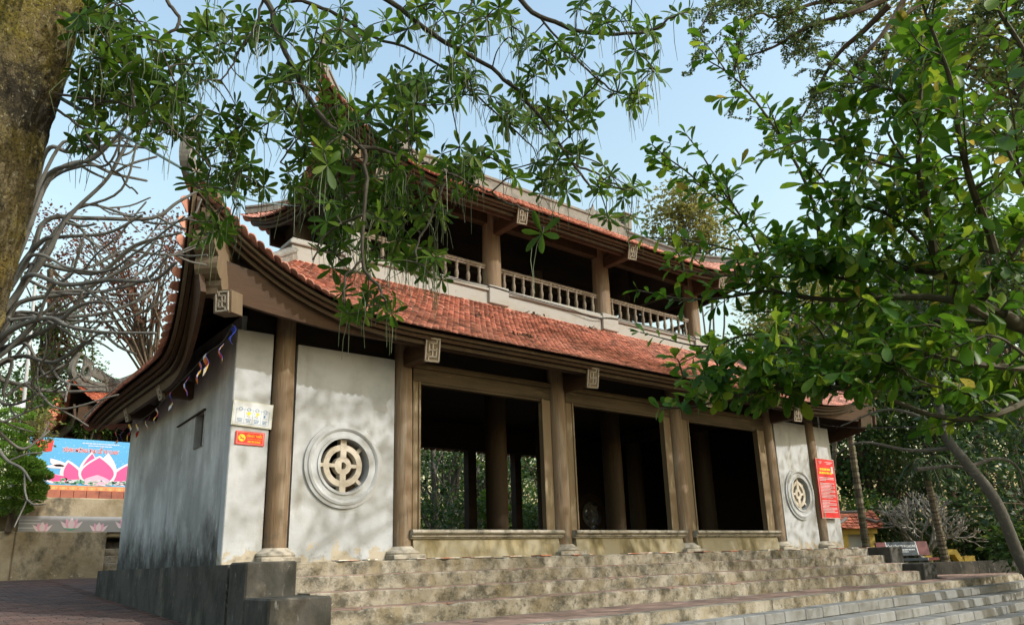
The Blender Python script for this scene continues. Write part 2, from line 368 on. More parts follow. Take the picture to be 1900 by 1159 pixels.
# ================================================================== ground
def struct(o, **k): o['kind'] = 'structure'; return o
def ZG(y): return -.77+.047*max(0, y)
g = MB().add([(-600, -600, -1.95), (600, -600, -1.95), (600, 600, -1.95), (-600, 600, -1.95)], [(0, 1, 2, 3)]).build('ground', SOIL); struct(g)
SK = .052
def YE(x): return -4.0+SK*x                                    # line of the landing edge
V = []; F = []
xs = [-45, -20, -.3, 0, 8, 16, 22, 40, 90]; ys = [None, -2, 0, 6, 13, 30, 60, 140]
for i, x in enumerate(xs):
    for j, y in enumerate(ys):
        yy = YE(x)+.12 if y is None else y
        z = -.80 if y is None or y <= 0 else -.80+min(.047*y, 1.2)
        V.append((x, yy, z))
n = len(ys)
F = [(i*n+j, (i+1)*n+j, (i+1)*n+j+1, i*n+j+1) for i in range(len(xs)-1) for j in range(n-1)]
b0 = len(V); V += [(x, YE(x)+.12, -1.97) for x in xs]
F += [(b0+i, b0+i+1, (i+1)*n, i*n) for i in range(len(xs)-1)]
struct(link('terrace', mesh('terrace', V, F), SOIL))
# left brick pavement: grit bed, bricks one by one
pav = MB().add([(-16, -4.4, -.785), (-.28, -3.9, -.785), (-.28, 0, -.785), (-16, 0, -.785), (-16, 12.8, ZG(12.8)-.015), (1.2, 12.8, ZG(12.8)-.015), (1.2, 6.4, ZG(6.4)-.015), (-.28, 6.3, ZG(6.3)-.015)],
               [(0, 1, 2, 3), (3, 2, 7, 6, 5, 4)]).build('pavement', SAND); struct(pav)
bm_ = MB().bbox((-.118, -.056, -.03), (.118, .056, 0), .006)
bt = np.array(bm_.V); 
bq = [f for f in bm_.F if len(f) == 4]; btri = [f+(f[2],) for f in bm_.F if len(f) == 3]
bq = np.array(bq)
P = []
for j in range(132):
    y = -3.6+j*.124
    for i in range(66):
        x = -.42-(i+.5*(j % 2))*.248
        if y > 12.7 or x < -15.5: continue
        P.append((x, y, ZG(y)+rnd.uniform(-.004, .004)))
for j in range(50):                                             # behind the plinth corner
    y = 6.5+j*.124
    if y < 12.7:
        for i in range(6): P.append((-.17+(i+.5*(j % 2))*.248, y, ZG(y)))
P = np.array(P); n = len(P); rot = rng.normal(0, .012, n)
c, s_ = np.cos(rot), np.sin(rot); o_ = np.zeros(n); sl_ = np.where(P[:, 1] > 0, .047, 0)
M = frames(P, np.stack([c, s_, o_], 1), np.stack([-s_, c, sl_], 1), np.stack([o_, -sl_, o_+1], 1))
dist = np.linalg.norm(P-CAM, axis=1); vis = (P[:, 0] > -6) & (P[:, 1] > -2.2); order = np.argsort(np.where(vis, dist, 1e9))
near = order[:300]; far = order[300:]
bme = mesh('brick', bm_.V, bm_.F); bme.materials.append(BRICK)
for i in near: place('brick', bme, M[i], pav)
V, F = scatter(bt, bq, M[far]); tag(link('bricks', mesh('bricks', V, F), BRICK, pav), kind='stuff')
# red landing before the stairs, laid with tiles
SX0, SX1 = -.28, 15.7
lv = [-.02, -.2, -.385, -.57, -.77]; yk = [-1.18, -1.57, -1.96, -2.35]
lm = MB(); lx0, lx1 = -.28, 20.6
lm.add([(lx0, YE(lx0), -.775), (lx1, YE(lx1), -.775), (lx1, -.9, -.775), (17.0, -.9, -.775), (17.0, -2.42, -.775), (lx0, -2.3, -.775),
        (lx0, YE(lx0), -.95), (lx1, YE(lx1), -.95), (lx1, -.9, -.95)], [(0, 1, 2, 3, 4, 5), (0, 6, 7, 1), (1, 7, 8, 2)])
land = lm.build('landing', STEP); struct(land)
tmb = MB().bbox((-.197, -.147, -.02), (.197, .147, 0), .006); tme = mesh('floor_tile', tmb.V, tmb.F); tme.materials.append(TREAD)
cnt = 0; TP = []
for i in range(54):
    x = lx0+.2+i*.4
    for j in range(6):
        y = YE(x)+.30+j*.30
        if y > (-2.36-.12 if x < 16.95 else -1.0): continue
        if x > lx1-.2: continue
        TP.append((x+(.2 if j % 2 and x+.2 < lx1-.2 else 0), y, -.77+rnd.uniform(-.003, .003)))
for q in TP[:300]:
    place('floor_tile', tme, [(1, 0, 0, q[0]), (SK, 1, 0, q[1]), (0, 0, 1, q[2])], land)
ed = MB()                                                       # concrete nosing of the landing, in three lengths
for (a, b) in ((lx0, 7.2), (7.22, 13.4), (13.42, lx1)):
    ed = MB().prism([(a, YE(a)-.03, -.772), (b, YE(b)-.03, -.772), (b, YE(b)+.15, -.768), (a, YE(a)+.15, -.768)], (0, 0, -.17)); ed.build('edge_kerb', STEP, land)
# grey stone steps below
gs = MB(); offs = [.34, .70, 1.06, 1.42, 1.78, 2.14, 2.5]; gz = [-.925, -1.085, -1.245, -1.405, -1.565, -1.725, -1.885]
for k in range(7):
    z0 = gz[k]-.02; gs.prism([(-18, YE(-18)-offs[k]+.05, z0), (34, YE(34)-offs[k]+.05, z0), (34, YE(34)+.05, z0), (-18, YE(-18)+.05, z0)], (0, 0, -.12))
gs = gs.build('stone_steps', SAND); struct(gs)
sbm = {}
for k in range(5):
    x = 2.0+rnd.random()*.5
    while x < 27.5:
        w = rnd.choice((.55, .62, .7, .78)); key = w
        if key not in sbm:
            q = MB().bbox((0, 0, -.158), (w-.008, .40, 0), .012); me = mesh('step_block', q.V, q.F); me.materials.append(STONE); sbm[key] = me
        dy = rnd.uniform(-.006, .006); dz = rnd.uniform(-.004, .004)
        place('step_block', sbm[key], [(1, -SK, 0, x), (SK, 1, 0, YE(x)-offs[k]+dy), (0, 0, 1, gz[k]+dz)], gs)
        x += w
# ================================================================== plinth and stairs
pl = thing('stone_plinth', (8, 2, -.77), 'mossy stained concrete platform with broad stairs carrying the two storey wooden pavilion', 'platform')
PB = 6.3
MB().prism([(SX0, -1.12, -.026), (SX1+.3, -1.12, -.026), (SX1+.9, -.6, -.026), (SX1+1.05, PB+.8, -.026), (.4, PB+.8, -.026), (SX0, PB, -.026)], (0, 0, -1.0)).build('platform_block', PLINTH, pl)
CW = .62
for k in range(4):
    x0, x1 = SX0+CW*(.93 if k < 2 else 1.12), SX1+(-.33 if k < 2 else -.05)
    m = MB(); N = 200; xsn = np.linspace(x0, x1, N)
    # riser with a slightly worn, uneven nosing
    rs = [(yk[k]+.022*mnoise.noise((x*1.7, k*3.1, 0))+.012*mnoise.noise((x*7, k*3.1, 0)), lv[k]+.012*mnoise.noise((x*1.3, k*5.0, 4))-(.02 if mnoise.noise((x*3, k*9, 2)) > .3 else 0)) for x in xsn]
    V = []
    for x, (yy, zz) in zip(xsn, rs):
        V += [(x, yy+.38 if k else yy+.34, zz+.0), (x, yy+.02, zz), (x, yy, zz-.015), (x, yy, lv[k+1]-.04)]
    F = [(4*i+j, 4*i+j+1, 4*(i+1)+j+1, 4*(i+1)+j) for i in range(N-1) for j in range(3)]
    F += [(0, 3, 2, 1), (4*(N-1), 4*(N-1)+1, 4*(N-1)+2, 4*(N-1)+3)]
    m.add(V, F); m.build('step', STEP, pl)
    if k:                                                        # dark tile inlay on the tread
        t = MB(); x = x0+.1
        while x < x1-.4:
            t.bbox((x, yk[k]+.04, lv[k]-.02), (x+.392, yk[k]+.375, lv[k]+.008), .004); x += .4
        tag(t.build('tread_tiles', TREAD, pl), kind='stuff')
# cheek blocks
for (x0, sgn) in ((SX0, 1), (SX1+.26, -1)):
    a, b = (x0, x0+CW) if sgn > 0 else (x0-CW, x0)
    q = MB().bbox((a+.003*sgn, -1.73, -1.05), (b, -1.17, -.004), .02); q.build('cheek_block', PLINTH, pl)
    a, b = (x0, x0+CW+.12) if sgn > 0 else (x0-CW-.02, x0+.0)
    q = MB().bbox((a+.006*sgn, -2.46, -1.05), (b, -1.732, -.40), .02); q.build('cheek_block', PLINTH, pl)
# flaked red and white render along the platform rim
q = MB()
for i in range(26):
    x = .95+i*.62+rnd.uniform(-.2, .2); w = rnd.uniform(.12, .45)
    q.bbox((x, -1.188, -.016), (x+w, -.9-rnd.random()*.1, -.004+rnd.random()*.008), .004)
tag(q.build('flaked_render', mat('flaked_red_render', (.42, .16, .09), .9, [dict(c=(.62, .58, .52), s=1.6, lo=.45, hi=.55), dict(c=(.2, .17, .13), s=7, lo=.55, hi=.65)]), pl), kind='stuff')

# ================================================================== the pavilion
T = thing('temple_pavilion', (8.2, 0, 0), 'two storey wooden temple pavilion with curved red tiled roofs and round windows in white walls', 'temple')
XW = 16.42; YB = 6.4; HT = 3.2
def wall_round(x0, x1, z0, z1, y0, y1, cx, cz, rad, parent=T, name='wall_panel', mt=None):
    n = 64; m = MB()
    ang = np.arange(n)*2*math.pi/n
    for q in (math.atan2(z1-cz, x1-cx), math.atan2(z1-cz, x0-cx), math.atan2(z0-cz, x0-cx), math.atan2(z0-cz, x1-cx)):
        k = np.argmin(np.abs((ang-q+math.pi) % (2*math.pi)-math.pi)); ang[k] = q
    I = []; O = []
    for t in ang:
        c, s = math.cos(t), math.sin(t); I.append((cx+rad*c, cz+rad*s))
        k = min([v for v in ((x1-cx)/c if c > 1e-9 else 1e9, (x0-cx)/c if c < -1e-9 else 1e9, (z1-cz)/s if s > 1e-9 else 1e9, (z0-cz)/s if s < -1e-9 else 1e9)])
        O.append((cx+k*c, cz+k*s))
    V = [(x, y0, z) for x, z in I]+[(x, y0, z) for x, z in O]+[(x, y1, z) for x, z in I]+[(x, y1, z) for x, z in O]
    F = []
    for i in range(n):
        j = (i+1) % n
        F += [(i, n+i, n+j, j), (2*n+i, 2*n+j, 3*n+j, 3*n+i), (i, j, 2*n+j, 2*n+i), (n+i, 3*n+i, 3*n+j, n+j)]
    m.add(V, F); return m.build(name, mt or PLASTER, parent)
def ring(prof, c, n=72):
    V = []; m = len(prof)
    for k in range(n):
        t = 2*math.pi*k/n
        for (r_, y) in prof: V.append((c[0]+r_*math.cos(t), c[1]+y, c[2]+r_*math.sin(t)))
    F = [(k*m+i, k*m+(i+1) % m, ((k+1) % n)*m+(i+1) % m, ((k+1) % n)*m+i) for k in range(n) for i in range(m)]
    return MB().add(V, F)
def arc(m, c, r0, r1, a0, a1, y0, y1, n=20):
    ts = np.radians(np.linspace(a0, a1, n))
    prof = [(r0, y0), (r1, y0), (r1, y1), (r0, y1)]; V = []
    for t in ts:
        for (r_, y) in prof: V.append((c[0]+r_*math.cos(t), c[1]+y, c[2]+r_*math.sin(t)))
    F = [(k*4+i, k*4+(i+1) % 4, (k+1)*4+(i+1) % 4, (k+1)*4+i) for k in range(n-1) for i in range(4)]+[(0, 3, 2, 1), tuple((n-1)*4+i for i in range(4))]
    m.add(V, F)
LATT = mat('window_lattice_cement', (.50, .46, .39), .85, [dict(c=(.3, .26, .2), s=7, lo=.48, hi=.7, amt=.7)], [(30, (1, 1, 1), .3, .006)])
def round_window(wall, c, sy=-1, rm=None, lm=None):
    y = sy
    ring([(.655, .01*y*-1), (.655, .035*y), (.60, .045*y), (.60, .06*y), (.565, .07*y), (.535, .055*y), (.525, .04*y), (.455, .04*y), (.45, .06*y), (.41, .06*y), (.41, -.18*y), (.46, -.18*y)], c).build('round_moulding', rm or PLASTER, wall, smooth=True)
    m = MB(); y0, y1 = -.02*y, -.14*y
    y0, y1 = min(y0, y1), max(y0, y1)
    arc(m, c, .235, .325, 0, 360, y0, y1, 48); arc(m, c, .055, .14, 0, 360, y0+.002, y1-.002, 32)
    for sz in (-1, 1):
        m.box((c[0]-.05, y0+c[1]-.004, c[2]+min(sz*.405, sz*.12)), (c[0]+.05, y1+c[1]+.004, c[2]+max(sz*.405, sz*.12)))
    for sx in (-1, 1):
        m.box((c[0]+min(sx*.13, sx*.25), c[1]+y0+.003, c[2]-.028), (c[0]+max(sx*.13, sx*.25), c[1]+y1-.003, c[2]+.028)); 
        for an in (-42, 42) if sx > 0 else (180,):
            t = math.radians(an); d = np.array((math.cos(t), 0, math.sin(t))); m.obox(np.array(c)+d*.365+np.array((0, (y0+y1)/2, 0)), d*.05, (0, (y1-y0)/2-.005, 0), np.cross(d, (0, 1, 0))*.028)
    m.box((c[0]-.055, c[1]+y0+.006, c[2]-.1), (c[0]-.02, c[1]+y1-.006, c[2]+.1))
    m.build('lattice', lm or LATT, wall)
w1 = wall_round(.94, 2.64, -.03, HT+.02, 0, .14, 1.76, 1.41, .43); round_window(w1, (1.76, 0, 1.41))
w2 = wall_round(13.74, 15.24, -.03, HT+.02, 0, .14, 14.55, 1.37, .43); round_window(w2, (14.55, 0, 1.37))
w3 = wall_round(12.3, 14.3, -.03, 3.65, YB-.14, YB, 13.2, 1.22, .43, name='rear_wall', mt=DARKW); round_window(w3, (13.2, YB-.14, 1.22), rm=SHADEW, lm=MORTAR)  # rear wall and window coloured dark to stand in for the unlit interior
MB().bbox((0, 0, -.03), (.555, .2, 3.32), .012).build('corner_pier', PLASTER, T)
MB().bbox((15.6, 0, -.03), (XW, .2, HT+.02), .012).build('corner_pier', PLASTER, T)
sw = MB(); ny, nz_ = 40, 24; V = []                                # side wall, hand-trowelled unevenness
for i in range(ny+1):
    for k in range(nz_+1):
        y = .202+(6.08-.2)*i/ny; z = -.03+3.3*k/nz_
        V.append((.004+.012*mnoise.noise((y*.9, z*.9, 1)), y, z))
F = [(i*(nz_+1)+k, i*(nz_+1)+k+1, (i+1)*(nz_+1)+k+1, (i+1)*(nz_+1)+k) for i in range(ny) for k in range(nz_)]
ys_ = np.array([v[1] for v in V]); zs_ = np.array([v[2] for v in V])
V = [(x, y, z) for x, y, z in V]
YQ = sorted(set(ys_.round(6))); ZQ = sorted(set(zs_.round(6)))
ya, yb2 = [min(YQ, key=lambda q: abs(q-t)) for t in (1.16, 1.62)]; za, zb2 = [min(ZQ, key=lambda q: abs(q-t)) for t in (1.8, 2.26)]
F = [f for f in F if not (ya-1e-4 <= np.mean([V[i][1] for i in f]) <= yb2+1e-4 and za-1e-4 <= np.mean([V[i][2] for i in f]) <= zb2+1e-4)]
for (p, q) in (((ya, za), (ya, zb2)), ((yb2, za), (yb2, zb2)), ((ya, za), (yb2, za)), ((ya, zb2), (yb2, zb2))):   # the reveal of the wall slot
    k_ = len(V); V += [(-.012, p[0], p[1]), (-.012, q[0], q[1]), (.13, q[0], q[1]), (.13, p[0], p[1])]; F.append((k_, k_+1, k_+2, k_+3))
sw.add(V, F); sw.box((.12, .203, -.03), (.2, 6.08, 3.6)); sw.box((.012, 6.0, -.03), (.2, 6.1, 3.27))
side = sw.build('side_wall', PLASTER_SIDE, T)
MB().box((.10, ya, za), (.118, yb2, zb2)).build('slot_shutter', SHADEW, side)
MB().prism([(-.03, ya-.02, zb2+.03), (-.03, yb2+1.0, zb2-.035), (-.03, yb2+1.0, zb2-.045), (-.03, yb2, zb2-.015), (-.03, ya-.02, zb2)], (.035, 0, 0)).build('slot_shadow_wedge', DARKW, side)  # dark wedge standing in for the triangular shadow at the slot
MB().box((.2, .22, -.003), (.21, YB-.16, 3.61)).build('shade_lining', DARKW, side)  # added dark sheet, interior shade put into its colour
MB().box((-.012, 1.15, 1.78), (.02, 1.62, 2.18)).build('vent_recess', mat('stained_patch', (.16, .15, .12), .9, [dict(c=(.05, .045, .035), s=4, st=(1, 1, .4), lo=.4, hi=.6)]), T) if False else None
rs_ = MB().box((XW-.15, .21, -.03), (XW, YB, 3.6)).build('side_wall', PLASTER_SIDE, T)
MB().box((XW-.2, .19, -.03), (XW-.152, YB-.15, 3.64)).build('shade_lining', DARKW, rs_)  # added dark sheet on the right wall, also painted-in shade
MB().box((.2, YB-.15, -.03), (6.2, YB, 3.66)).build('rear_wall', DARKW, T)  # rear walls take the interior gloom in their colour
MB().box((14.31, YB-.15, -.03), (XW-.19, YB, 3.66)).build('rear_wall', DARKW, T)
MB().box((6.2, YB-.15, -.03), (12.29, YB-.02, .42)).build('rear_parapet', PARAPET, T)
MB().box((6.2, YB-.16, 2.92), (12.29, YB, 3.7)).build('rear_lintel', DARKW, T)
MB().box((.2, .14, -.025), (XW-.2, YB-.16, -.004)).build('floor', SHADEW, T)
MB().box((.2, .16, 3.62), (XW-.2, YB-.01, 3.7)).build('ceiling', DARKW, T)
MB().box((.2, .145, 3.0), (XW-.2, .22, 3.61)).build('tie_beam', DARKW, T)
for x in (3.1, 13.3): MB().box((x, .25, 3.2), (x+.2, YB-.2, 3.5)).build('tie_beam', DARKW, T)
# columns
def column(x, y, r0, z0, z1, base=True, m=WOODC):
    h = z1-z0; pr = [(r0*1.0, z0), (r0*1.02, z0+h*.3), (r0*.98, z0+h*.65), (r0*.88, z1)]
    pr = [(pr[0][0]*(1+.012*math.sin(9*t)), z0+h*t) if False else (np.interp(t, [0, .3, .65, 1], [q[0] for q in pr])*(1+.012*mnoise.noise((x, y, t*9))), z0+h*t) for t in np.linspace(0, 1, 14)]
    o = MB().lathe(pr, (x, y, 0), 24).build('column', m, T, (x, y, z0), smooth=True)
    if base:
        s = r0*1.75
        q = MB().bbox((x-s, y-s, z0-.2), (x+s, y+s, z0-.125), .01)
        q.lathe([(s*.98, z0-.127), (s*1.02, z0-.10), (s*.98, z0-.07), (s*.84, z0-.05), (r0*1.22, z0-.02), (r0*1.12, z0-.0)], (x, y, 0), 28)
        q.build('column_base', BASE_STONE, o, smooth=True)
    return o
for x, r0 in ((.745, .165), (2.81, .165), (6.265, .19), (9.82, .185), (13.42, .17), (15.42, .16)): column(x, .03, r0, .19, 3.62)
for x in (2.86, 6.43, 10.03, 13.6): column(x, 2.2, .235, .19, 5.4, m=SHADEW)
for x in (2.86, 10.03, 13.6): column(x, 4.7, .235, .19, 5.4, m=SHADEW)
MB().box((8.55, YB-.2, .42), (8.82, YB+.02, 2.93)).build('rear_post', DARKW, T)
MB().box((10.2, YB-.2, .42), (10.42, YB+.02, 2.93)).build('rear_post', DARKW, T)
MB().box((6.2, YB-.2, .42), (6.42, YB+.02, 2.93)).build('rear_post', DARKW, T)
# door openings: lintels, jambs and parapets
for (x0, x1, jl, jr) in ((3.12, 5.87, .14, .2), (6.66, 9.4, .19, .22), (10.24, 12.94, .22, .3)):
    fr = MB().bbox((x0-jl, -.03, 2.90), (x1+jr, .12, 3.13), .01)
    fr.bbox((x0-jl-.02, -.06, 3.131), (x1+jr+.02, .13, 3.23), .01); fr.box((x0, -.015, 2.86), (x1, .1, 2.899))
    o = fr.build('door_frame', LINTW, T)
    for (a, b, s) in ((x0-jl, x0, 1), (x1, x1+jr, -1)):
        q = MB().bbox((a+.002, -.025, .42), (b-.002, .115, 2.899), .01)
        e = b if s > 0 else a
        q.bbox((e-.034, -.05, .42), (e+.004, -.026, 2.9) if s > 0 else (e+.034, -.026, 2.9), .008)
        q.build('jamb', FRAMEW, o)
    a, b = x0-.22, x1+.22
    p = MB().prism([(a+.04, -.17, -.015), (a+.04, -.12, .30), (a+.04, .16, .30), (a+.04, .16, -.015)], (b-a-.08, 0, 0)).build('parapet', PARAPET, T)
    prof = [(.16, .302), (-.15, .302), (-.16, .325), (-.19, .332), (-.195, .35), (-.165, .356), (-.165, .37), (-.21, .376), (-.235, .40), (-.225, .432), (-.2, .445), (.16, .445)]
    MB().prism([(a-.02, y, z) for y, z in prof], (b-a+.04, 0, 0)).build('sill', BASE_STONE, p)
# ---------------------------------------------------------------- roofs
tx, ty = .5, 1.0
def tile_template(w, l):
    h = w*.485; V = []; th = .014
    for (y, hw, z) in ((-.5*l, h, 0), (.32*l, h, .016), (.47*l, h*.82, .026), (.53*l, h*.35, .034)):
        V += [(-hw, y, z), (hw, y, z)]
    V += [(a, b, c-th) for a, b, c in V]
    F = [(0, 1, 3, 2), (2, 3, 5, 4), (4, 5, 7, 6), (8, 10, 11, 9), (10, 12, 13, 11), (12, 14, 15, 13), (6, 7, 15, 14), (0, 2, 10, 8), (2, 4, 12, 10), (4, 6, 14, 12), (1, 9, 11, 3), (3, 11, 13, 5), (5, 13, 15, 7)]
    return np.array(V), np.array(F)
class Slope:
    def __init__(s, A, B, TA, TB, ax, mid, zm, E0, L, p, L2=3.0, exp=4):
        s.A, s.B, s.TA, s.TB = [np.array(q, float) for q in (A, B, TA, TB)]; s.ax = ax; s.ox = 1-ax; s.mid = mid; s.zm = zm; s.E0 = E0; s.L = L; s.p = p; s.L2 = L2; s.e = exp; s.gc = .8 if ax == 0 or E0 > 5 else .62
        s.len = abs(s.B[ax]-s.A[ax])
    def E(s, t):
        t = np.asarray(t, float); dA = t*s.len; dB = (1-t)*s.len
        w = lambda d: np.clip(1-d/s.L, 0, 1)**s.p
        w2 = lambda d: np.clip(1-d/s.L2, 0, 1)**2
        P = np.zeros(t.shape+(3,)); P[..., s.ax] = s.A[s.ax]+(s.B[s.ax]-s.A[s.ax])*t
        P[..., s.ox] = s.mid+(s.A[s.ox]-s.mid)*w2(dA)+(s.B[s.ox]-s.mid)*w2(dB)
        P[..., 2] = s.zm+(s.A[2]-s.zm)*w(dA)+(s.B[2]-s.zm)*w(dB)
        return P
    def S(s, t, v):
        t, v = np.broadcast_arrays(np.asarray(t, float), np.asarray(v, float)); E = s.E(t)
        Tt = s.TA+(s.TB-s.TA)*t[..., None]
        P = E+(Tt-E)*v[..., None]
        g = s.gc*v+(1-s.gc)*v*v
        P[..., 2] = s.E0+(Tt[..., 2]-s.E0)*g+(E[..., 2]-s.E0)*(1-v)**s.e
        return P
    def tiles(s, pitch, row):
        mid = s.S(np.array([.5, .5]), np.array([0, 1.])); Ls = np.linalg.norm(mid[1]-mid[0])
        nr = int(Ls/row); tt = []; vv = []
        for j in range(nr+1):
            v = j*row/Ls-.01
            a0 = s.A[s.ax]+(s.TA[s.ax]-s.A[s.ax])*v; a1 = s.B[s.ax]+(s.TB[s.ax]-s.B[s.ax])*v
            lo, hi = min(a0, a1), max(a0, a1)
            if hi-lo < pitch: continue
            k = np.arange(math.ceil(lo/pitch)-1, math.floor(hi/pitch)+2); a = (k+.5*(j % 2))*pitch
            a = a[(a > lo) & (a < hi)]; tt.append((a-a0)/(a1-a0)); vv.append(np.full(len(a), v))
        t = np.concatenate(tt); v = np.concatenate(vv)
        P = s.S(t, v); e = 1e-3
        Yd = -(s.S(t, v+e)-s.S(t, v-e)); Yd = norm_rows(Yd)
        Xd = norm_rows(s.S(np.clip(t+e, 0, 1), v)-s.S(np.clip(t-e, 0, 1), v))
        # keep columns square to the eave: lateral axis is the run of the eave
        Zd = norm_rows(np.cross(Xd, Yd)); sg = np.sign(Zd[:, 2])[:, None]; Zd = Zd*sg; Xd = norm_rows(np.cross(Yd, Zd))
        n = len(P); j = (rng.normal(0, .025, n)+np.where(rng.random(n) < .03, rng.normal(0, .16, n), 0))[:, None]; P = P+Yd*np.where(rng.random(n) < .02, rng.uniform(0, .04, n), 0)[:, None]
        Yd2 = norm_rows(Yd+Xd*j+Zd*rng.normal(0, .03, n)[:, None]+Zd*.05); Xd2 = norm_rows(np.cross(Yd2, Zd)); Zd2 = np.cross(Xd2, Yd2)
        return frames(P+Zd*.012, Xd2, Yd2, Zd2), v
    def deck(s, m, off=-.045, nt=60, nv=10):
        t = np.linspace(0, 1, nt+1); v = np.linspace(0.0, 1, nv+1)
        P = s.S(t[:, None], v[None, :]).copy(); P[..., 2] += off; P = P.reshape(-1, 3); k = nv+1
        m.add(P, [(i*k+j, (i+1)*k+j, (i+1)*k+j+1, i*k+j+1) for i in range(nt) for j in range(nv)])
def make_roof(T, name, cor, mids, top, E0, L, p, sL=None, pitch=.125, row=.105, nparts=0, mtile=TILE, mdeck=DARKW, exp=4, fronts=(0,), coarse=1.6):
    FL, FR, BR, BL = cor; tFL, tFR, tBR, tBL = top; (yf, zf), (xr, zr), (yb, zb), (xl, zl) = mids; sL = sL or L
    SL = [Slope(FL, FR, tFL, tFR, 0, yf, zf, E0, L, p, exp=exp), Slope(FR, BR, tFR, tBR, 1, xr, zr, E0, sL, p, exp=exp),
          Slope(BR, BL, tBR, tBL, 0, yb, zb, E0, L, p, exp=exp), Slope(BL, FL, tBL, tFL, 1, xl, zl, E0, sL, p, exp=exp)]
    m = MB()
    for s in SL: s.deck(m)
    deck = m.build(name, mdeck, T, smooth=True)
    tv, tf = tile_template(pitch, row*1.9); tvc, tfc = tile_template(pitch*coarse, row*coarse*1.9)
    for i, s in enumerate(SL):
        if i in fronts or i == 3: M, v = s.tiles(pitch, row); a, b = tv, tf
        else: M, v = s.tiles(pitch*coarse, row*coarse); a, b = tvc, tfc
        if i == 0 and nparts:
            d = np.linalg.norm(M[:, :, 3]-CAM, axis=1)+np.where(M[:, 0, 3] < .3, 50, 0); o = np.argsort(d)
            me = mesh('roof_tile', tv, tf); me.materials.append(mtile)
            for k in o[:nparts]: place('roof_tile', me, M[k], deck)
            M = M[o[nparts:]]
        V, F = scatter(a, b, M); tag(link('roof_tiles', mesh('roof_tiles', V-WL[T], F), mtile, deck, WL[T]), kind='stuff')
    return SL, deck
def hip(SL, parent, T, i, horn, w=.09, h=.2, horn_r=.07, name='hip_ridge', mt=MORTAR, start=0):
    s = SL[i]; v = np.linspace(0.0, 1, 26); P = s.S(np.zeros_like(v)+start, v).copy(); P[:, 2] += .02
    d = np.gradient(P, axis=0); sd = norm_rows(np.cross(d, (0, 0, 1))); up = norm_rows(np.cross(sd, d))
    m = MB().sweep(P, sd, up, [(-w, -.02), (-w, h*.6), (-w*1.3, h*.62), (-w*1.3, h*.8), (-w*.7, h), (w*.7, h), (w*1.3, h*.8), (w*1.3, h*.62), (w, h*.6), (w, -.02)])
    if horn is not None:
        H = bez([P[1]+(0, 0, .1)]+[np.array(q) for q in horn], 6); n = len(H)
        q = np.linspace(1, .25, n); dd = norm_rows(np.gradient(H, axis=0)); out = nrm((P[0]-P[5])*(1, 1, 0)); sd2 = np.cross(out, (0, 0, 1))
        V = []
        for k in range(n):
            nn = nrm(np.cross(sd2, dd[k]))
            for (a, b) in ((-1, -1), (1, -1), (1, 1), (-1, 1)): V.append(H[k]+sd2*a*.09*q[k]+nn*b*.13*q[k])
        F = [(k*4+j, k*4+(j+1) % 4, (k+1)*4+(j+1) % 4, (k+1)*4+j) for k in range(n-1) for j in range(4)]+[(0, 3, 2, 1), tuple((n-1)*4+j for j in range(4))]
        m.add(V, F)
    return m.build(name, mt, T)
FLt, FRt = (-1.12, -1.15, 4.93), (17.75, -1.15, 4.68); BRt, BLt = (17.75, YB+.8, 4.4), (-.70, YB+.35, 2.96)
LT = [(1.6, 2.05, 5.5), (14.85, 2.05, 5.5), (14.85, 4.95, 5.5), (1.6, 4.95, 5.5)]
SLo, deck1 = make_roof(T, 'lower_roof', (FLt, FRt, BRt, BLt), ((-1.0, 3.52), (17.05, 3.1), (YB+.35, 3.1), (-.76, 3.02)), LT, 3.52, 4.0, 2.7, sL=2.4, nparts=300)
hip(SLo, deck1, T, 0, [(-1.2, -1.24, 5.05), (-1.25, -1.28, 5.3), (-1.2, -1.22, 5.62), (-1.1, -1.12, 5.85)])
hip(SLo, deck1, T, 1, [(17.83, -1.24, 4.8), (17.9, -1.3, 5.05), (17.85, -1.25, 5.3)])
hip(SLo, deck1, T, 3, None, h=.08); hip(SLo, deck1, T, 2, None)
UFL, UFR, UBR, UBL = (1.5, .85, 8.75), (15.6, .85, 8.4), (15.6, 6.1, 8.4), (1.9, 5.75, 7.95)
UT = [(4.9, 3.45, 9.3), (12.5, 3.45, 9.3), (12.5, 3.451, 9.3), (4.9, 3.451, 9.3)]
SUp, deck2 = make_roof(T, 'upper_roof', (UFL, UFR, UBR, UBL), ((1.0, 7.55), (14.95, 7.5), (5.95, 7.55), (2.2, 7.45)), UT, 7.55, 3.4, 2.7, sL=2.6, exp=3)
hip(SUp, deck2, T, 0, [(1.42, .75, 8.95), (1.40, .7, 9.2), (1.45, .75, 9.55)]); hip(SUp, deck2, T, 1, [(15.7, .75, 8.5), (15.75, .7, 8.7), (15.7, .75, 8.95)])
hip(SUp, deck2, T, 2, None); hip(SUp, deck2, T, 3, None)
# dead leaves caught on the lower roof
lv_ = []
for (t_, v_, k_) in ((.335, .3, 60), (.30, .62, 26), (.52, .2, 26), (.44, .95, 40), (.58, .94, 40), (.24, .9, 40)):
    c_ = SLo[0].S(t_, v_)+np.array((0, 0, .045))
    for _ in range(k_): lv_.append(np.column_stack([rng.normal(size=(3, 3))*.018, c_+rng.normal(size=3)*np.array((.16, .05, .015))]))
V, F = scatter(np.array([(-.6, -1, 0), (.6, -1, .2), (.7, 1, 0), (-.6, 1, .3)], float), np.array([(0, 1, 2, 3)]), np.array(lv_))
tag(link('leaf_litter', mesh('leaf_litter', V-WL[T], F), mat('dead_leaf', (.09, .06, .035), .9, isl=.5), deck1, WL[T]), kind='stuff')
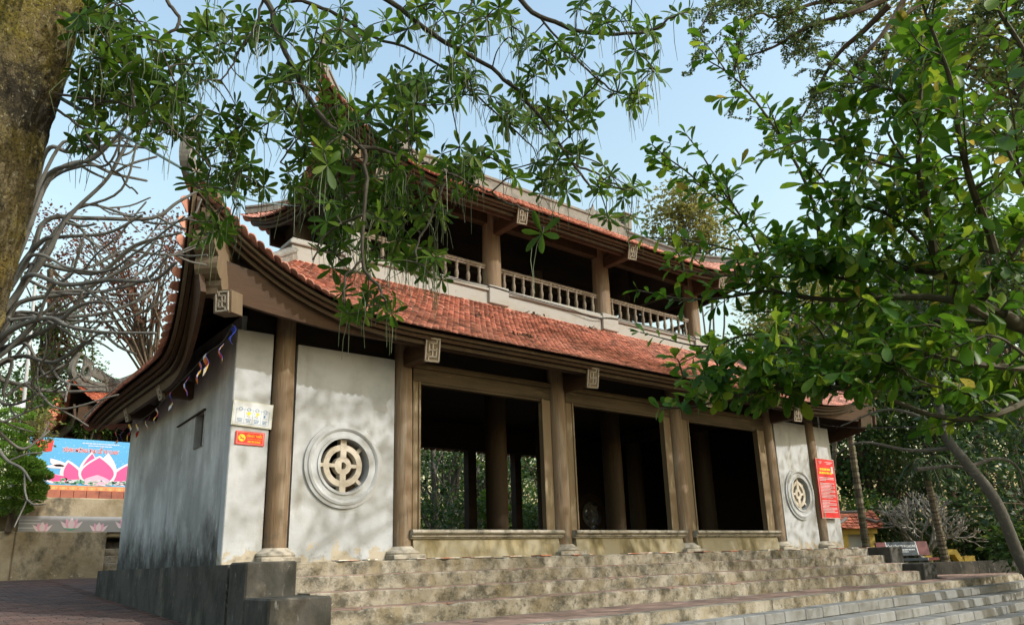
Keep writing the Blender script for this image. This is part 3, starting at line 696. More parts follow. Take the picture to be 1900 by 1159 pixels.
# main ridge with finials
m = MB().prism([(4.7, 3.34, 9.25), (4.7, 3.34, 9.52), (4.7, 3.30, 9.54), (4.7, 3.30, 9.60), (4.7, 3.38, 9.66), (4.7, 3.52, 9.66), (4.7, 3.60, 9.60), (4.7, 3.60, 9.54), (4.7, 3.56, 9.52), (4.7, 3.56, 9.25)], (8.0, 0, 0)); m.build('main_ridge', MORTAR, T)
for x in (4.75, 12.55):
    q = MB().bbox((x-.16, 3.28, 9.5), (x+.16, 3.62, 9.86), .02).bbox((x-.22, 3.22, 9.861), (x+.22, 3.68, 9.92), .015).bbox((x-.27, 3.17, 9.921), (x+.27, 3.73, 9.97), .015)
    q.build('ridge_finial', MORTAR, T)
q = MB()                                                          # clouds and scales of the ridge carving
for k in range(9):
    x = 11.0+k*.16; z = 9.66+.1*abs(math.sin(k*1.9)); q.lathe([(.02, -.06), (.1, -.05), (.12, 0), (.1, .05), (.02, .06)], (x, 3.45, z), 9, axis=1)
    if k % 2: q.prism([(x, 3.42, z+.08), (x+.05, 3.42, z+.24), (x+.1, 3.42, z+.07)], (0, .06, 0))
q.build('ridge_carving', MORTAR, T)
# ledge, upper columns, railing
lg = MB(); 
for (a, b) in (((1.55, 2.0, 5.40), (14.9, 2.4, 5.78)), ((1.5, 1.95, 5.781), (14.95, 2.45, 5.86)), ((1.55, 2.001, 5.861), (14.9, 2.40, 5.92)), ((1.55, 4.65, 5.4), (14.9, 5.0, 5.9)), ((1.55, 2.401, 5.41), (1.9, 4.649, 5.89)), ((14.55, 2.401, 5.41), (14.9, 4.649, 5.89))): lg.bbox(a, b, .012)
lg = lg.build('ledge', LEDGE, T)
for x in (2.9, 6.43, 10.03, 13.75): MB().bbox((x-.28, 1.93, 5.5), (x+.28, 2.0, 5.93), .012).build('ledge_pier', LEDGE, lg)
MB().box((1.91, 2.405, 5.45), (14.54, 4.645, 5.6)).build('upper_floor', DARKW, T)
for x in (2.9, 6.43, 10.03, 13.75):
    column(x, 2.2, .215 if x > 3 else .2, 5.92, 8.0, base=False, m=WOODC if x > 3 else LEDGE); column(x, 4.75, .2, 5.9, 8.0, base=False)
bal = MB().lathe([(.045, 0), (.045, .05), (.028, .06), (.034, .09), (.05, .2), (.042, .27), (.028, .3), (.04, .315), (.028, .33), (.04, .40), (.036, .45), (.045, .46), (.045, .52)], (0, 0, 0), 8)
bme = mesh('baluster', bal.V, bal.F, True); bme.materials.append(RAILW)
def railing(p0, p1, z):
    p0 = np.array(p0); p1 = np.array(p1); L = np.linalg.norm(p1-p0); d = (p1-p0)/L; sd = np.array((-d[1], d[0], 0)); c = (p0+p1)/2
    m = MB().obox(c+(0, 0, z+.54), d*L/2, sd*.05, (0, 0, .03)); m.obox(c+(0, 0, z+.49), d*L/2, sd*.03, (0, 0, .02)); m.obox(c+(0, 0, z+.02), d*L/2, sd*.045, (0, 0, .02))
    o = m.build('railing', RAILW, T, (*c[:2], z)); n = int(L/.285)
    for k in range(n):
        q = p0+d*(k+.5)*L/n; place('baluster', bme, [(1, 0, 0, q[0]), (0, 1, 0, q[1]), (0, 0, 1, z+.0)], o)
for a, b in ((3.1, 6.22), (6.64, 9.82), (10.24, 13.55)): railing((a, 2.2, 0), (b, 2.2, 0), 5.925); railing((a, 4.75, 0), (b, 4.75, 0), 5.905)
railing((2.9, 2.42, 0), (2.9, 4.53, 0), 5.9); railing((13.75, 2.42, 0), (13.75, 4.53, 0), 5.9)
for y in (2.2, 4.75): MB().bbox((2.3, y-.1, 7.52), (14.4, y+.1, 7.8), .01).build('upper_beam', SHADEW, T)
for x in (2.9, 13.75): MB().bbox((x-.09, 1.2, 7.50), (x+.09, 5.7, 7.74), .01).build('upper_beam', SHADEW, T)
# fasciae following the eaves
def fascia(s, t0, t1, zb, inset, parent=T, top=.05, n=70, name='fascia'):
    t = np.linspace(t0, t1, n); E = s.E(t); V = []
    dirn = -1 if s.mid < 3 else 1
    inw = np.zeros(3); inw[s.ox] = 1 if (s.S(.5, .5)[s.ox] > s.S(.5, 0)[s.ox]) else -1
    for k in range(n):
        b = zb(t[k]*s.len, (1-t[k])*s.len); tp = min(max(E[k][2]-top, b+.08), b+.5); P = E[k]+inw*inset
        for (o_, z) in ((.09, b), (0, tp), (.07, tp+.01), (.16, b)): V.append((*(P+inw*o_)[:2], z))
    F = [(k*4+j, k*4+(j+1) % 4, (k+1)*4+(j+1) % 4, (k+1)*4+j) for k in range(n-1) for j in range(4)]+[(0, 3, 2, 1), tuple((n-1)*4+j for j in range(4))]
    return MB().add(V, F).build(name, WOODB, parent)
ex = lambda d, L, a: a*max(0, 1-d/L)**2
fascia(SLo[0], .03, .97, lambda a, b: 3.30+ex(a, 3, .25)+ex(b, 2.6, .1), .2)
fascia(SLo[3], .03, .965, lambda a, b: 2.67+ex(b, 2.6, 1.0)+ex(a, 3, .2), .16)
fascia(SLo[1], .03, .97, lambda a, b: 2.8+ex(a, 2.4, .6)+ex(b, 2.4, .6), .1); fascia(SLo[2], .03, .97, lambda a, b: 3.2, .1)
fascia(SUp[0], .04, .96, lambda a, b: 7.31+ex(a, 2.6, .5)+ex(b, 2.6, .5), .2); fascia(SUp[3], .04, .96, lambda a, b: 7.2+ex(a, 2.4, .7)+ex(b, 2.4, .7), .16)
fascia(SUp[1], .04, .96, lambda a, b: 7.2+ex(a, 2.4, .7)+ex(b, 2.4, .7), .1); fascia(SUp[2], .04, .96, lambda a, b: 7.27, .1)
# bent laths carrying the eave tiles
def eave_lath(s, t0, t1, d0, d1, inset, mt, n=80):
    t = np.linspace(t0, t1, n); E = s.E(t); inw = np.zeros(3); inw[s.ox] = 1 if (s.S(.5, .5)[s.ox] > s.S(.5, 0)[s.ox]) else -1; V = []
    for k in range(n):
        P = E[k]+inw*inset
        for (o_, z) in ((0, -d1), (0, -d0), (.05, -d0+.004), (.05, -d1)): V.append((*(P+inw*o_)[:2], P[2]+z))
    F = [(k*4+j, k*4+(j+1) % 4, (k+1)*4+(j+1) % 4, (k+1)*4+j) for k in range(n-1) for j in range(4)]+[(0, 3, 2, 1), tuple((n-1)*4+j for j in range(4))]
    MB().add(V, F).build('eave_lath', mt, T)
for s in (SLo[0], SLo[3], SUp[0], SUp[3]):
    eave_lath(s, .004, .996, .035, .085, .03, OLDWOOD); eave_lath(s, .008, .992, .095, .15, .09, WOODB); eave_lath(s, .012, .988, .16, .225, .16, SHADEW)
# rafters showing under the eaves
m = MB()
for s, st, zz in ((SLo[0], .36, .1), (SUp[0], .4, .1), (SLo[3], .36, .1), (SUp[3], .4, .1)):
    for a in np.arange(.6, s.len-.6, st):
        t = a/s.len; P0 = s.S(t, .03)-(0, 0, zz); P1 = s.S(t, .62)-(0, 0, zz); sd = np.zeros(3); sd[s.ax] = .04
        d = nrm(P1-P0); m.obox((P0+P1)/2, (P1-P0)/2, sd, np.cross(nrm(sd), d)*.04)
tag(m.build('rafters', SHADEW, T), kind='stuff')
# bracket beams with carved end plates
def fret(m, c, u, v, n, w, h, t):
    """raised key pattern on a plate"""
    def bar(a0, b0, a1, b1, th=.02):
        p = np.array(c)+u*(a0+a1)/2*w+v*(b0+b1)/2*h
        m.obox(p+n*t, u*(abs(a1-a0)/2*w+th/2), v*(abs(b1-b0)/2*h+th/2), n*.009)
    for q in ((-.9, -.9, .9, -.9), (-.9, .9, .9, .9), (-.9, -.9, -.9, .9), (.9, -.9, .9, .9), (-.5, -.55, .5, -.55), (-.5, .55, .5, .55), (-.5, -.1, -.5, .55), (.5, -.55, .5, .1), (0, -.55, 0, .55), (-.5, 0, .5, 0), (-.5, -.9, -.5, -.55), (.5, .55, .5, .9)): bar(*q)
def bracket(x, y0, y1, z, drop=.0, w=.11, h=.185, tilt=.12):
    o = MB().bbox((x-.09, y1+.02, z-.13), (x+.09, y0, z+.17), .02).build('bracket_beam', WOODB, T)
    n = nrm((-.25, -1, -.1-tilt)); u = nrm(np.cross(n, (0, 0, 1)))*-1; v = np.cross(n, u); v = v if v[2] > 0 else -v
    c = np.array((x, y1-.01, z))
    m = MB(); m.mi = 1; m.obox(c, u*w, v*h, n*.02); m.mi = 0; fret(m, c, u, v, n, w, h, .026)
    m.build('end_plate', [CARVE, CARVED], o)
for x in (2.83, 6.43, 10.0, 13.5): bracket(x, .0, -.84, 3.22, w=.125, h=.2)
for x in (2.9, 6.43, 10.03, 13.75): bracket(x, 2.0, 1.05, 7.34, tilt=.25, w=.125, h=.2)
for y in (2.0, 4.2):                                              # side brackets on the left
    o = MB().bbox((-.48, y-.09, 2.62), (0.1, y+.09, 2.9), .02).build('bracket_beam', WOODB, T)
    m = MB(); m.mi = 1; c = np.array((-.5, y, 2.74)); n = nrm((-1, -.2, -.3)); u = np.array((0, 1., 0)); v = nrm(np.cross(u, n)); m.obox(c, u*.1, v*.18, n*.02); m.mi = 0; fret(m, c, u, v, n, .1, .18, .026); m.build('end_plate', [CARVE, CARVED], o)
# carved hip ends at the corners
def hip_end(c, d, sc=1, parent=T):
    """stack of scrolls pointing out along d"""
    d = nrm(d); sd = np.cross(d, (0, 0, 1)); m = MB()
    for (o_, z, r_) in ((.10, .78, .2), (.05, .5, .25), (-.02, .2, .22), (-.1, 0, .16)):
        n = 18; P = []
        for k in range(n):
            t = 2*math.pi*k/n; P.append(np.array(c)+d*(o_*sc+math.cos(t)*r_*sc*.95)+np.array((0, 0, (z+math.sin(t)*r_*.85)*sc))-sd*.15*sc*(1-.1*z))
        m.prism(P, sd*.3*sc*(1-.1*z))
    P = [np.array(c)+d*a*sc+np.array((0, 0, z*sc))-sd*.1 for a, z in ((-.5, -.1), (.02, -.14), (.1, .4), (.14, .95), (.25, 1.2), (-.2, 1.0), (-.5, .5))]; m.prism(P, sd*.2)
    m.build('carved_hip_end', OLDWOOD, parent)
hip_end((-.66, -.82, 3.62), (-1, -1, 0), 1.08); hip_end((17.2, -.78, 3.5), (1, -1, 0), .8)
hip_end((2.0, 1.15, 7.65), (-1, -1, 0), .6); hip_end((15.1, 1.15, 7.6), (1, -1, 0), .6)
for (c, n) in (((-.52, -.92, 3.36), (-.75, -.65, -.1)), ((17.0, -.92, 3.3), (.7, -.7, -.1)), ((2.15, 1.0, 7.5), (-.8, -.6, -.2))):
    n = nrm(n); u = nrm(np.cross(n, (0, 0, 1))); v = np.cross(u, n); m = MB(); m.mi = 1; m.obox(np.array(c)-n*.12, u*.13, v*.15, n*.14); m.obox(c, u*.11, v*.16, n*.025); m.mi = 0; fret(m, c, u, v, n, .095, .145, .031); m.build('corner_bracket', [CARVE, OLDWOOD], T)

# ================================================================== signs, print, flags
def text(body, size, m, parent, c, u, v, name='lettering', align='CENTER', bold=0.0, sx=1.0):
    cu = bpy.data.curves.new('t', 'FONT'); cu.body = body; cu.size = size; cu.align_x = align; cu.align_y = 'CENTER'; cu.offset = bold; cu.resolution_u = 2
    ob = bpy.data.objects.new('t', cu); COL.objects.link(ob)
    bpy.context.view_layer.update()
    me = bpy.data.meshes.new_from_object(ob.evaluated_get(bpy.context.evaluated_depsgraph_get()))
    bpy.data.objects.remove(ob); bpy.data.curves.remove(cu)
    n = len(me.vertices); co = np.zeros(n*3); me.vertices.foreach_get('co', co); co = co.reshape(-1, 3)
    u = nrm(u); v = nrm(v); P = np.array(c)+co[:, :1]*u*sx+co[:, 1:2]*v-WL[parent]
    me.vertices.foreach_set('co', P.ravel()); me.materials.clear(); me.name = name; me.update()
    return link(name, me, m, parent, WL[parent])
class Board:
    """flat print on a board: plane coordinates a (right) and b (up) in metres from the centre"""
    def __init__(s, o, c, u, v, parent): s.c = np.array(c, float); s.u = nrm(u); s.v = nrm(v); s.n = np.cross(s.u, s.v); s.p = parent; s.k = 0
    def P(s, a, b, lift): return s.c+s.u*a+s.v*b+s.n*lift
    def poly(s, pts, m, name, lift):
        return MB().prism([s.P(a, b, lift) for a, b in pts], s.n*.0015).build(name, m, s.p)
    def bars(s, rects, m, name, lift):
        q = MB()
        for a0, b0, a1, b1 in rects: q.prism([s.P(a0, b0, lift), s.P(a1, b0, lift), s.P(a1, b1, lift), s.P(a0, b1, lift)], s.n*.0012)
        return q.build(name, m, s.p)
def board(name, label, c, u, v, w, h, th, m, cat='sign', group=None, edge=None):
    t = thing(name, c, label, cat, group); u = nrm(u); v = nrm(v); n = np.cross(u, v)
    MB().obox(np.array(c)-n*th/2, u*w/2, v*h/2, n*th/2).build('panel', m, t)
    return Board(None, c, u, v, t)
def scribble(x0, x1, b, h, words):
    """an unreadable line of small print as word-long strokes"""
    out = []; x = x0
    while x < x1-h:
        w = min(rnd.uniform(1.2, 3.6)*h, x1-x); out.append((x, b, x+w*.96, b+h)); x += w+h*.35
    return out
# white notice
rot = R(-2.5); u = np.array((math.cos(rot), 0, math.sin(rot))); v = np.array((-math.sin(rot), 0, math.cos(rot)))
B = board('notice_board', 'white notice board with four blue framed boxes hung on the left corner pier', (.292, -.03, 2.06), u, v, .585, .36, .018, CREAM_S)
B.poly([(-.278, -.165), (.278, -.165), (.278, .165), (-.278, .165)], WHITE_S, 'sheet', .002)
text('NỘI QUY', .05, GREYTXT, B.p, B.P(0, .118, .005), u, v)
q = []
for k in range(5): x = -.24+k*.12; q.append((x-.0015, -.14, x+.0015, .06))
q += [(-.24, -.142, .24, -.139), (-.24, .058, .24, .061)]
B.bars(q, BLUE_S, 'box_frame', .004)
for k in range(4):
    x = -.18+k*.12; m = MB(); n = 20
    arc(m, B.P(x, .06, .006), .022, .027, 0, 360, -.001, .001, 24); m.build('ring_mark', BLUE_S, B.p)
    B.bars([r_ for j in range(3) for r_ in scribble(x-.04+.006*j, x+.042-.006*j, -.085-.019*j, .009, 3)], BLUE_S, 'small_print', .004)
    if k in (1, 2): B.poly([(x-.035+.03*(k-1), -.0), (x-.01, .028), (x+.03, .03), (x+.036, .005), (x+.012, -.012), (x+.02, -.04), (x-.005, -.02)], YEL_S, 'yellow_drawing', .0042); B.bars([(x-.035, -.032, x-.005, -.027), (x-.04, .005, x-.034, .02), (x-.012, -.05, x+.03, -.046)], BLUE_S, 'line_drawing', .0045)
    if k == 3: B.bars([(x-.035, .02, x+.02, .024), (x-.02, -.03, x+.005, .005), (x+.012, .03, x+.04, .034), (x-.035, -.045, x+.035, -.041)], BLUE_S, 'line_drawing', .0045)
# no smoking
B = board('no_smoking_sign', 'small red no smoking sign with yellow lettering under the white notice', (.281, -.02, 1.715), (1, 0, -.015), (.015, 0, 1), .415, .19, .008, RED_S)
B.bars([(-.19, -.083, .19, -.079), (-.19, .079, .19, .083), (-.19, -.079, -.186, .079), (.186, -.079, .19, .079)], CREAM_S, 'border', .002)
m = MB(); m.prism([B.P(-.12+.052*math.cos(t), .052*math.sin(t), .002) for t in np.arange(24)*math.pi/12], B.n*.0015); m.build('disc', YEL_S, B.p)
B.bars([(-.15, -.012, -.09, -.001)], DARK, 'cigarette', .0045); m = MB(); m.prism([B.P(a, b, .005) for a, b in ((-.158, .03), (-.152, .036), (-.085, -.03), (-.091, -.036))], B.n*.001); m.build('slash', RED_S, B.p)
text('CẤM HÚT THUỐC', .046, YEL_S, B.p, B.P(.058, .03, .0035), B.u, B.v, bold=.0012, sx=.6); text('NO SMOKING', .04, YEL_S, B.p, B.P(.058, -.05, .0035), B.u, B.v, bold=.001, sx=.72)
B.bars([(-.05, -.012, .165, -.009)], YEL_S, 'rule', .0035)
# red regulations board on the right
c = np.array((15.74, -.14, 1.545))
B = board('regulations_board', 'tall red board of white and yellow lines of text on the right wall', c, (1, 0, .0), (0, -.02, 1), .90, 1.56, .03, mat('board_red', (.62, .03, .035), .5))
B.bars([(-.45, -.78, -.435, .78), (.435, -.78, .45, .78), (-.435, -.78, .435, -.765), (-.435, .765, .435, .78)], mat('board_frame', (.5, .42, .38), .5), 'frame', .006)
B.bars([r_ for (x0, x1, b) in ((-.3, .28, .47), (-.34, .33, .375)) for r_ in scribble(x0, x1, b, .055, 5)], YEL_S, 'heading', .003)
ln = []
for i, b in enumerate(np.linspace(.27, -.63, 25)):
    if i in (3, 15): continue
    ln += scribble(-.36, (.36 if i % 3 != 2 else -.05+.3*rnd.random()), b, .016, 9)
ln += scribble(-.33, -.15, .68, .016, 2)+scribble(.0, .36, .68, .016, 2)+scribble(-.3, -.18, .64, .014, 2)+scribble(.08, .3, .64, .014, 2)
B.bars(ln, WHITE_S, 'print_lines', .003); B.bars([(.27, .4, .37, .58)], mat('pasted_paper', (.6, .6, .62), .6), 'pasted_sheet', .004)
# prayer flags strung from the corner along the left eave
fl = [at(432, 603, X=-.66), at(412, 635, X=-.62), at(385, 655, X=-.6), at(358, 685, X=-.58), at(322, 722, X=-.54), at(285, 762, X=-.5), at(255, 782, X=-.5), at(232, 790, X=-.5), at(212, 798, X=-.5)]
ft = thing('prayer_flag_string', fl[0], 'string of small multicoloured prayer flags drooping under the left eave', 'flag string')
MB().tube(bez(fl, 8), .006, 5).build('cord', TWIG, ft)
fcol = [(.03, .06, .4), (.6, .05, .03), (.75, .5, .05), (.62, .6, .55), (.7, .22, .04), (.55, .1, .12)]
fm = [mat('flag_cloth', c, .9) for c in fcol]
path = bez(fl, 8)
for k, i in enumerate((1, 9, 17, 21, 27, 33, 39, 43, 48, 53, 58, 62)):
    p = path[i]; w, h = .2, (.25 if k else .22); m = MB(); V = []
    for r_ in range(6):
        for s in range(2): V.append(p+np.array((.03*math.sin(r_*1.3+k*2)+.02*s, (s-.5)*w*(1-.45*math.sin(k*1.7)**2)*(1-.1*r_), -h*r_/5+.05*math.sin(s*2+k)*(r_/5))))
    m.V = [tuple(q) for q in V]+[tuple(np.array(q)+(.004, 0, 0)) for q in V]
    for r_ in range(5):
        m.F += [(2*r_, 2*r_+1, 2*r_+3, 2*r_+2), (12+2*r_, 12+2*r_+2, 12+2*r_+3, 12+2*r_+1)]; m.MI += [(1+(r_+k) % 4 if k % 5 else (r_+k) % 6) if k else 0]*2
    for r_ in range(5):
        m.F += [(2*r_, 2*r_+2, 12+2*r_+2, 12+2*r_), (2*r_+1, 12+2*r_+1, 12+2*r_+3, 2*r_+3)]; m.MI += [0, 0]
    m.build('pennant', fm, ft)
# cables
pw = bez([at(112, 182, d=4.6), at(250, 262, d=5.4), at(400, 345, d=8), at(480, 374, d=11), at(560, 383, X=2.3)], 8)
tag(MB().tube(pw, .012, 6).build('cable', mat('cable_sheath', (.10, .17, .19), .5), None, pw[0]), 'blue grey cable slung from the mossy trunk to the upper eave', 'cable')
pw = bez([at(1445, 772, Y=-.3), at(1560, 792, d=20), at(1680, 792, d=16), at(1760, 785, d=13.5), at(2000, 740, d=11)], 8)
tag(MB().tube(pw, .012, 5).build('cable', DARK, None, pw[0]), 'thin black cable running from the right wall into the trees', 'cable')
# electrical wires lying along the ledge
pw = bez([(3.3, 1.92, 5.90), (4.6, 1.92, 5.84), (6.1, 1.92, 5.88), (7.2, 1.92, 5.83), (8.6, 1.92, 5.80), (9.4, 1.93, 5.72), (10.2, 1.91, 5.84), (12, 1.92, 5.86), (14, 1.92, 5.84)], 8)
MB().tube(pw, .012, 5).build('wire', DARK, T)

# ================================================================== bench
bd = 21.2; bc = at(1690, 1062, d=bd); bc[2] = -.77; U = np.array((_r[0], _r[1], 0)); U = nrm(U); Vn = np.array((-U[1], U[0], 0)); Zu = np.array((0, 0, 1.))
GRAN = mat('polished_dark_granite', (.035, .05, .065), .3, [dict(c=(.09, .1, .12), s=90, lo=.6, hi=.7, amt=.6)], spec=.5)
GRAR = mat('polished_red_granite', (.17, .05, .05), .3, [dict(c=(.3, .14, .13), s=90, lo=.58, hi=.7, amt=.6)], spec=.5)
CONC = mat('bench_concrete', (.30, .29, .26), .85, [dict(c=(.14, .13, .11), s=9, lo=.48, hi=.7, amt=.7)])
bt_ = thing('stone_bench', bc, 'polished stone bench with maroon ends and white lettering on its backrest', 'bench')
L_ = lambda a, b, z: bc+U*a+Vn*b+Zu*z
def seg(name, a0, a1, b0, z0, b1, z1, th, m, parent=None):
    up = nrm(L_(0, b1, z1)-L_(0, b0, z0)); n = np.cross(U, up)
    c = (L_((a0+a1)/2, b0, z0)+L_((a0+a1)/2, b1, z1))/2
    return MB().obox(c, U*(a1-a0)/2, up*np.linalg.norm(L_(0, b1, z1)-L_(0, b0, z0))/2, n*th/2).build(name, m, bt_ if parent is None else parent)
bk = seg('backrest', -.44, .4, .22, .52, .32, .90, .07, GRAN)
for a, b in ((-.74, -.46), (.42, .74)): seg('end_slab', a, b, .22, .52, .32, .90, .07, GRAR, bk)
for a in (-.45, .41): seg('white_band', a-.012, a+.012, .22, .52, .32, .90, .074, WHITE_S, bk)
up = nrm(L_(0, .32, .9)-L_(0, .22, .52)); nn = np.cross(U, up); fc = (L_(-.02, .22, .52)+L_(-.02, .32, .9))/2+nn*.04
fcn = fc if np.dot(nn, CAM-fc) > 0 else (L_(-.02, .22, .52)+L_(-.02, .32, .9))/2-nn*.04
text('TỔNG CÔNG TY PHONG PHÚ', .10, WHITE_S, bk, fcn+up*.06, U, up, bold=.003, sx=.62)
q = MB()
for (x0, x1, b, h) in ((-.36, .36, -.05, .03), (-.2, .16, -.105, .022)):
    for r_ in scribble(x0, x1, b, h, 8): q.obox(fcn+U*(r_[0]+r_[2])/2+up*(r_[1]+r_[3])/2, U*(r_[2]-r_[0])/2, up*(r_[3]-r_[1])/2, nn*.002)
q.build('small_print', WHITE_S, bk)
st = MB().obox(L_(0, -.05, .42), U*.42, Vn*.2, Zu*.035).build('seat', GRAN, bt_)
for s in (-1, 1): MB().obox(L_(s*.585, -.05, .42), U*.155, Vn*.2, Zu*.036).build('end_slab', GRAR, st)
for s in (-1, 1): MB().obox(L_(s*.425, -.05, .42), U*.008, Vn*.203, Zu*.037).build('white_band', WHITE_S, st)
for s in (-1, 1):
    m = MB(); a = s*.5
    m.prism([L_(a-.05, b, z) for b, z in ((-.16, 0), (-.05, 0), (-.02, .15), (.0, .38), (-.2, .38), (-.16, .2))], U*.1)
    m.prism([L_(a-.045, b, z) for b, z in ((.16, 0), (.27, 0), (.3, .5), (.36, .86), (.28, .86), (.2, .5), (.0, .38), (.0, .3), (.14, .26))], U*.09)
    m.build('leg', CONC, bt_)
# low kerb walls at the right end of the landing
k0, k1 = at(1722, 1063, Z=-.77), at(1876, 1056, Z=-.77)
k0 = np.array((18.9, -.9, -.77)); k1 = np.array((20.9, -2.6, -.77))
kt = thing('kerb_wall', k0, 'low dark mossy kerb wall closing the right end of the landing', 'kerb')
d = k1-k0; L0 = np.linalg.norm(d); d = d/L0; sd = np.array((-d[1], d[0], 0))
k9 = k0-d*3.5
for i in range(5): MB().obox(k9+d*((i+.5)*(L0+3.5)/5)+Zu*.16, d*((L0+3.5)/10-.006), sd*.13, Zu*.17).build('kerb_block', PLINTH, kt)
rp = MB().prism([k1+(.1, -.2, .05), k1+(1.1, -1.2, -.75), k1+(1.1, -1.2, -1.05), k1+(.1, -.2, -.5)], (.35, .25, 0)).build('stair_kerb', PLINTH, None, k1)
tag(rp, 'dark sloping stone kerb going down beside the grey steps', 'kerb')
# yellow shrine
YELW = mat('yellow_limewash', (.55, .40, .10), .85, [dict(c=(.32, .22, .06), s=4, lo=.5, hi=.72, amt=.7)])
sp_ = at(1590, 1000, d=25); sp_[2] = -.77; sc = thing('small_shrine', sp_, 'little yellow shrine with a red tiled roof behind the right corner', 'shrine')
S_ = lambda a, b, z: sp_+U*a+Vn*b+Zu*z
MB().obox(S_(0, .35, .3), U*.5, Vn*.5, Zu*.3).build('base', YELW, sc)
for a in (-.44, .44): MB().obox(S_(a, -.08, .92), U*.09, Vn*.07, Zu*.32).build('post', YELW, sc)
MB().obox(S_(0, .5, .92), U*.35, Vn*.3, Zu*.32).build('niche', WHITE_S, sc)
MB().obox(S_(0, .3, 1.32), U*.62, Vn*.5, Zu*.09).build('cornice', YELW, sc)
m = MB(); tvs, tfs = tile_template(.16, .22); Ms = []
for j in range(5):
    for i in range(9):
        a = -.68+i*.17; b = -.35+j*.12; z = 1.45+.1*j+.10*abs(a/.7)**3
        Ms.append((S_(a, b, z), U, -Vn*.8-Zu*.6, nrm(-Vn*.6+Zu*.8)))
Ms = np.array([np.column_stack([x, nrm(y), z, p]) for p, x, y, z in Ms]); V, F = scatter(tvs, tfs, Ms)
rf = MB().prism([S_(-.72, -.42, 1.41), S_(-.72, .3, 1.95), S_(-.72, 1.0, 1.41)], U*1.44).build('roof', TILE2, sc)
tag(link('roof_tiles', mesh('roof_tiles', V-WL[sc], F), TILE2, rf, WL[sc]), kind='stuff')
m = MB()
for s in (-1, 1): m.tube([S_(s*.3, -.1, 1.75), S_(s*.6, -.3, 1.6), S_(s*.8, -.42, 1.68)], [.06, .05, .02], 6)
m.tube([S_(-.5, .3, 1.97), S_(.5, .3, 1.97)], .06, 6); m.build('ridge', MORTAR, rf)
MB().lathe([(.08, 0), (.1, .1), (.05, .2), (.08, .3), (.03, .42)], S_(-.62, .2, 1.95), 8).build('urn', WHITE_S, sc)
# yellow masonry frame and low wall by the bench
yp = at(1765, 1048, d=23); yp[2] = -.72; Q_ = lambda a, b, z: yp+U*a+Vn*b+Zu*z
yf = thing('garden_wall', yp, 'yellow masonry wall end with a square hole right of the bench', 'wall')
MB().prism([Q_(-.12, 0, 0), Q_(.0, 0, 0), Q_(.0, 0, .45), Q_(.16, 0, .45), Q_(.42, 0, 0), Q_(.55, 0, 0), Q_(.25, 0, .6), Q_(-.02, 0, .62)], Vn*.3).build('stepped_frame', YELW, yf)
MB().obox(Q_(.6, .15, .2), U*.16, Vn*.16, Zu*.2).build('end_block', YELW, yf); MB().obox(Q_(.9, .0, .0), U*1.1, Vn*.12, Zu*.16).build('low_wall', YELW, yf)
MB().obox(Q_(-.75, .0, .1), U*.14, Vn*.12, Zu*.36).build('post', YELW, yf)

# ================================================================== walls, banner and billboard at the left
def wall(name, label, blocks, m=RETAIN, cat='wall', kids=()):
    t = thing(name, blocks[0][0], label, cat)
    for k, (a, b) in enumerate(blocks): MB().bbox(a, b, .03).build('wall_block', m, t)
    return t
wall('retaining_wall', 'lower stained retaining wall at the back of the brick court', [((-14, 12.8, -.4), (-1.05, 13.39, 1.04)), ((-1.04, 12.82, -.4), (1.09, 13.39, 1.035))])
MB_ = MB()
stt = thing('stone_stair', (1.5, 12.9, -.3), 'narrow dark stone stair beside the end of the retaining wall', 'stairs')
for k in range(7): MB().bbox((1.12, 12.8+k*.25, -.4), (2.3, 15, -.0+k*.2), .02).build('step', STEP, stt)
wall('retaining_wall', 'upper stained retaining wall carrying the billboard', [((-14, 13.4, .9), (-1.2, 14.3, 1.66)), ((-1.19, 13.41, .9), (5, 14.3, 1.97))])
struct(MB().add([(-60, 14.2, 1.9), (5.2, 14.2, 1.9), (5.2, 60, 3.5), (-60, 60, 3.5)], [(0, 1, 2, 3)]).build('hillside', SOIL))
ux, vz = (1, 0, 0), (0, 0, 1)
GREYP = mat('banner_grey', (.34, .34, .345), .5); PINK1 = mat('petal_pink', (.80, .30, .42), .5); PINKW = mat('petal_white', (.80, .66, .70), .5); GRN = mat('print_green', (.14, .42, .26), .5); PINK2 = mat('petal_hot_pink', (.80, .10, .28), .5); PINK3 = mat('petal_light_pink', (.78, .42, .55), .5); SKYB = mat('billboard_blue', (.10, .38, .66), .5); ORN = mat('ornament_orange', (.75, .42, .15), .5); ORN2 = mat('ornament_red', (.62, .17, .09), .5)
def petal(B, x, y, w, h, lean, m, lift, tip=.25, name='petal'):
    L = []; Rr = []
    for t in np.linspace(0, 1, 12):
        ww = w*(math.sin(math.pi*min(1, t*.62+.0))**.8)*(1-t**4)**.5 if t < 1 else 0
        ww = w*math.sin(math.pi*(.12+.88*t))**.9*(1.05-.3*t); cx = x+lean*t*t
        if t == 1: ww = 0
        L.append((cx-ww, y+h*t)); Rr.append((cx+ww, y+h*t))
    return B.poly([p for p in Rr]+L[::-1][1:], m, name, lift)
B = board('lotus_banner', 'grey banner printed with pale pink lotus flowers on the lower terrace wall', (1.3, 13.36, 1.255), ux, vz, 4.5, .42, .02, GREYP, 'banner')
B.bars([(-2.25, -.12, -1.6, -.09), (-2.25, .0, -1.68, .03), (-2.25, .09, -1.75, .11)], WHITE_S, 'pale_streaks', .002)
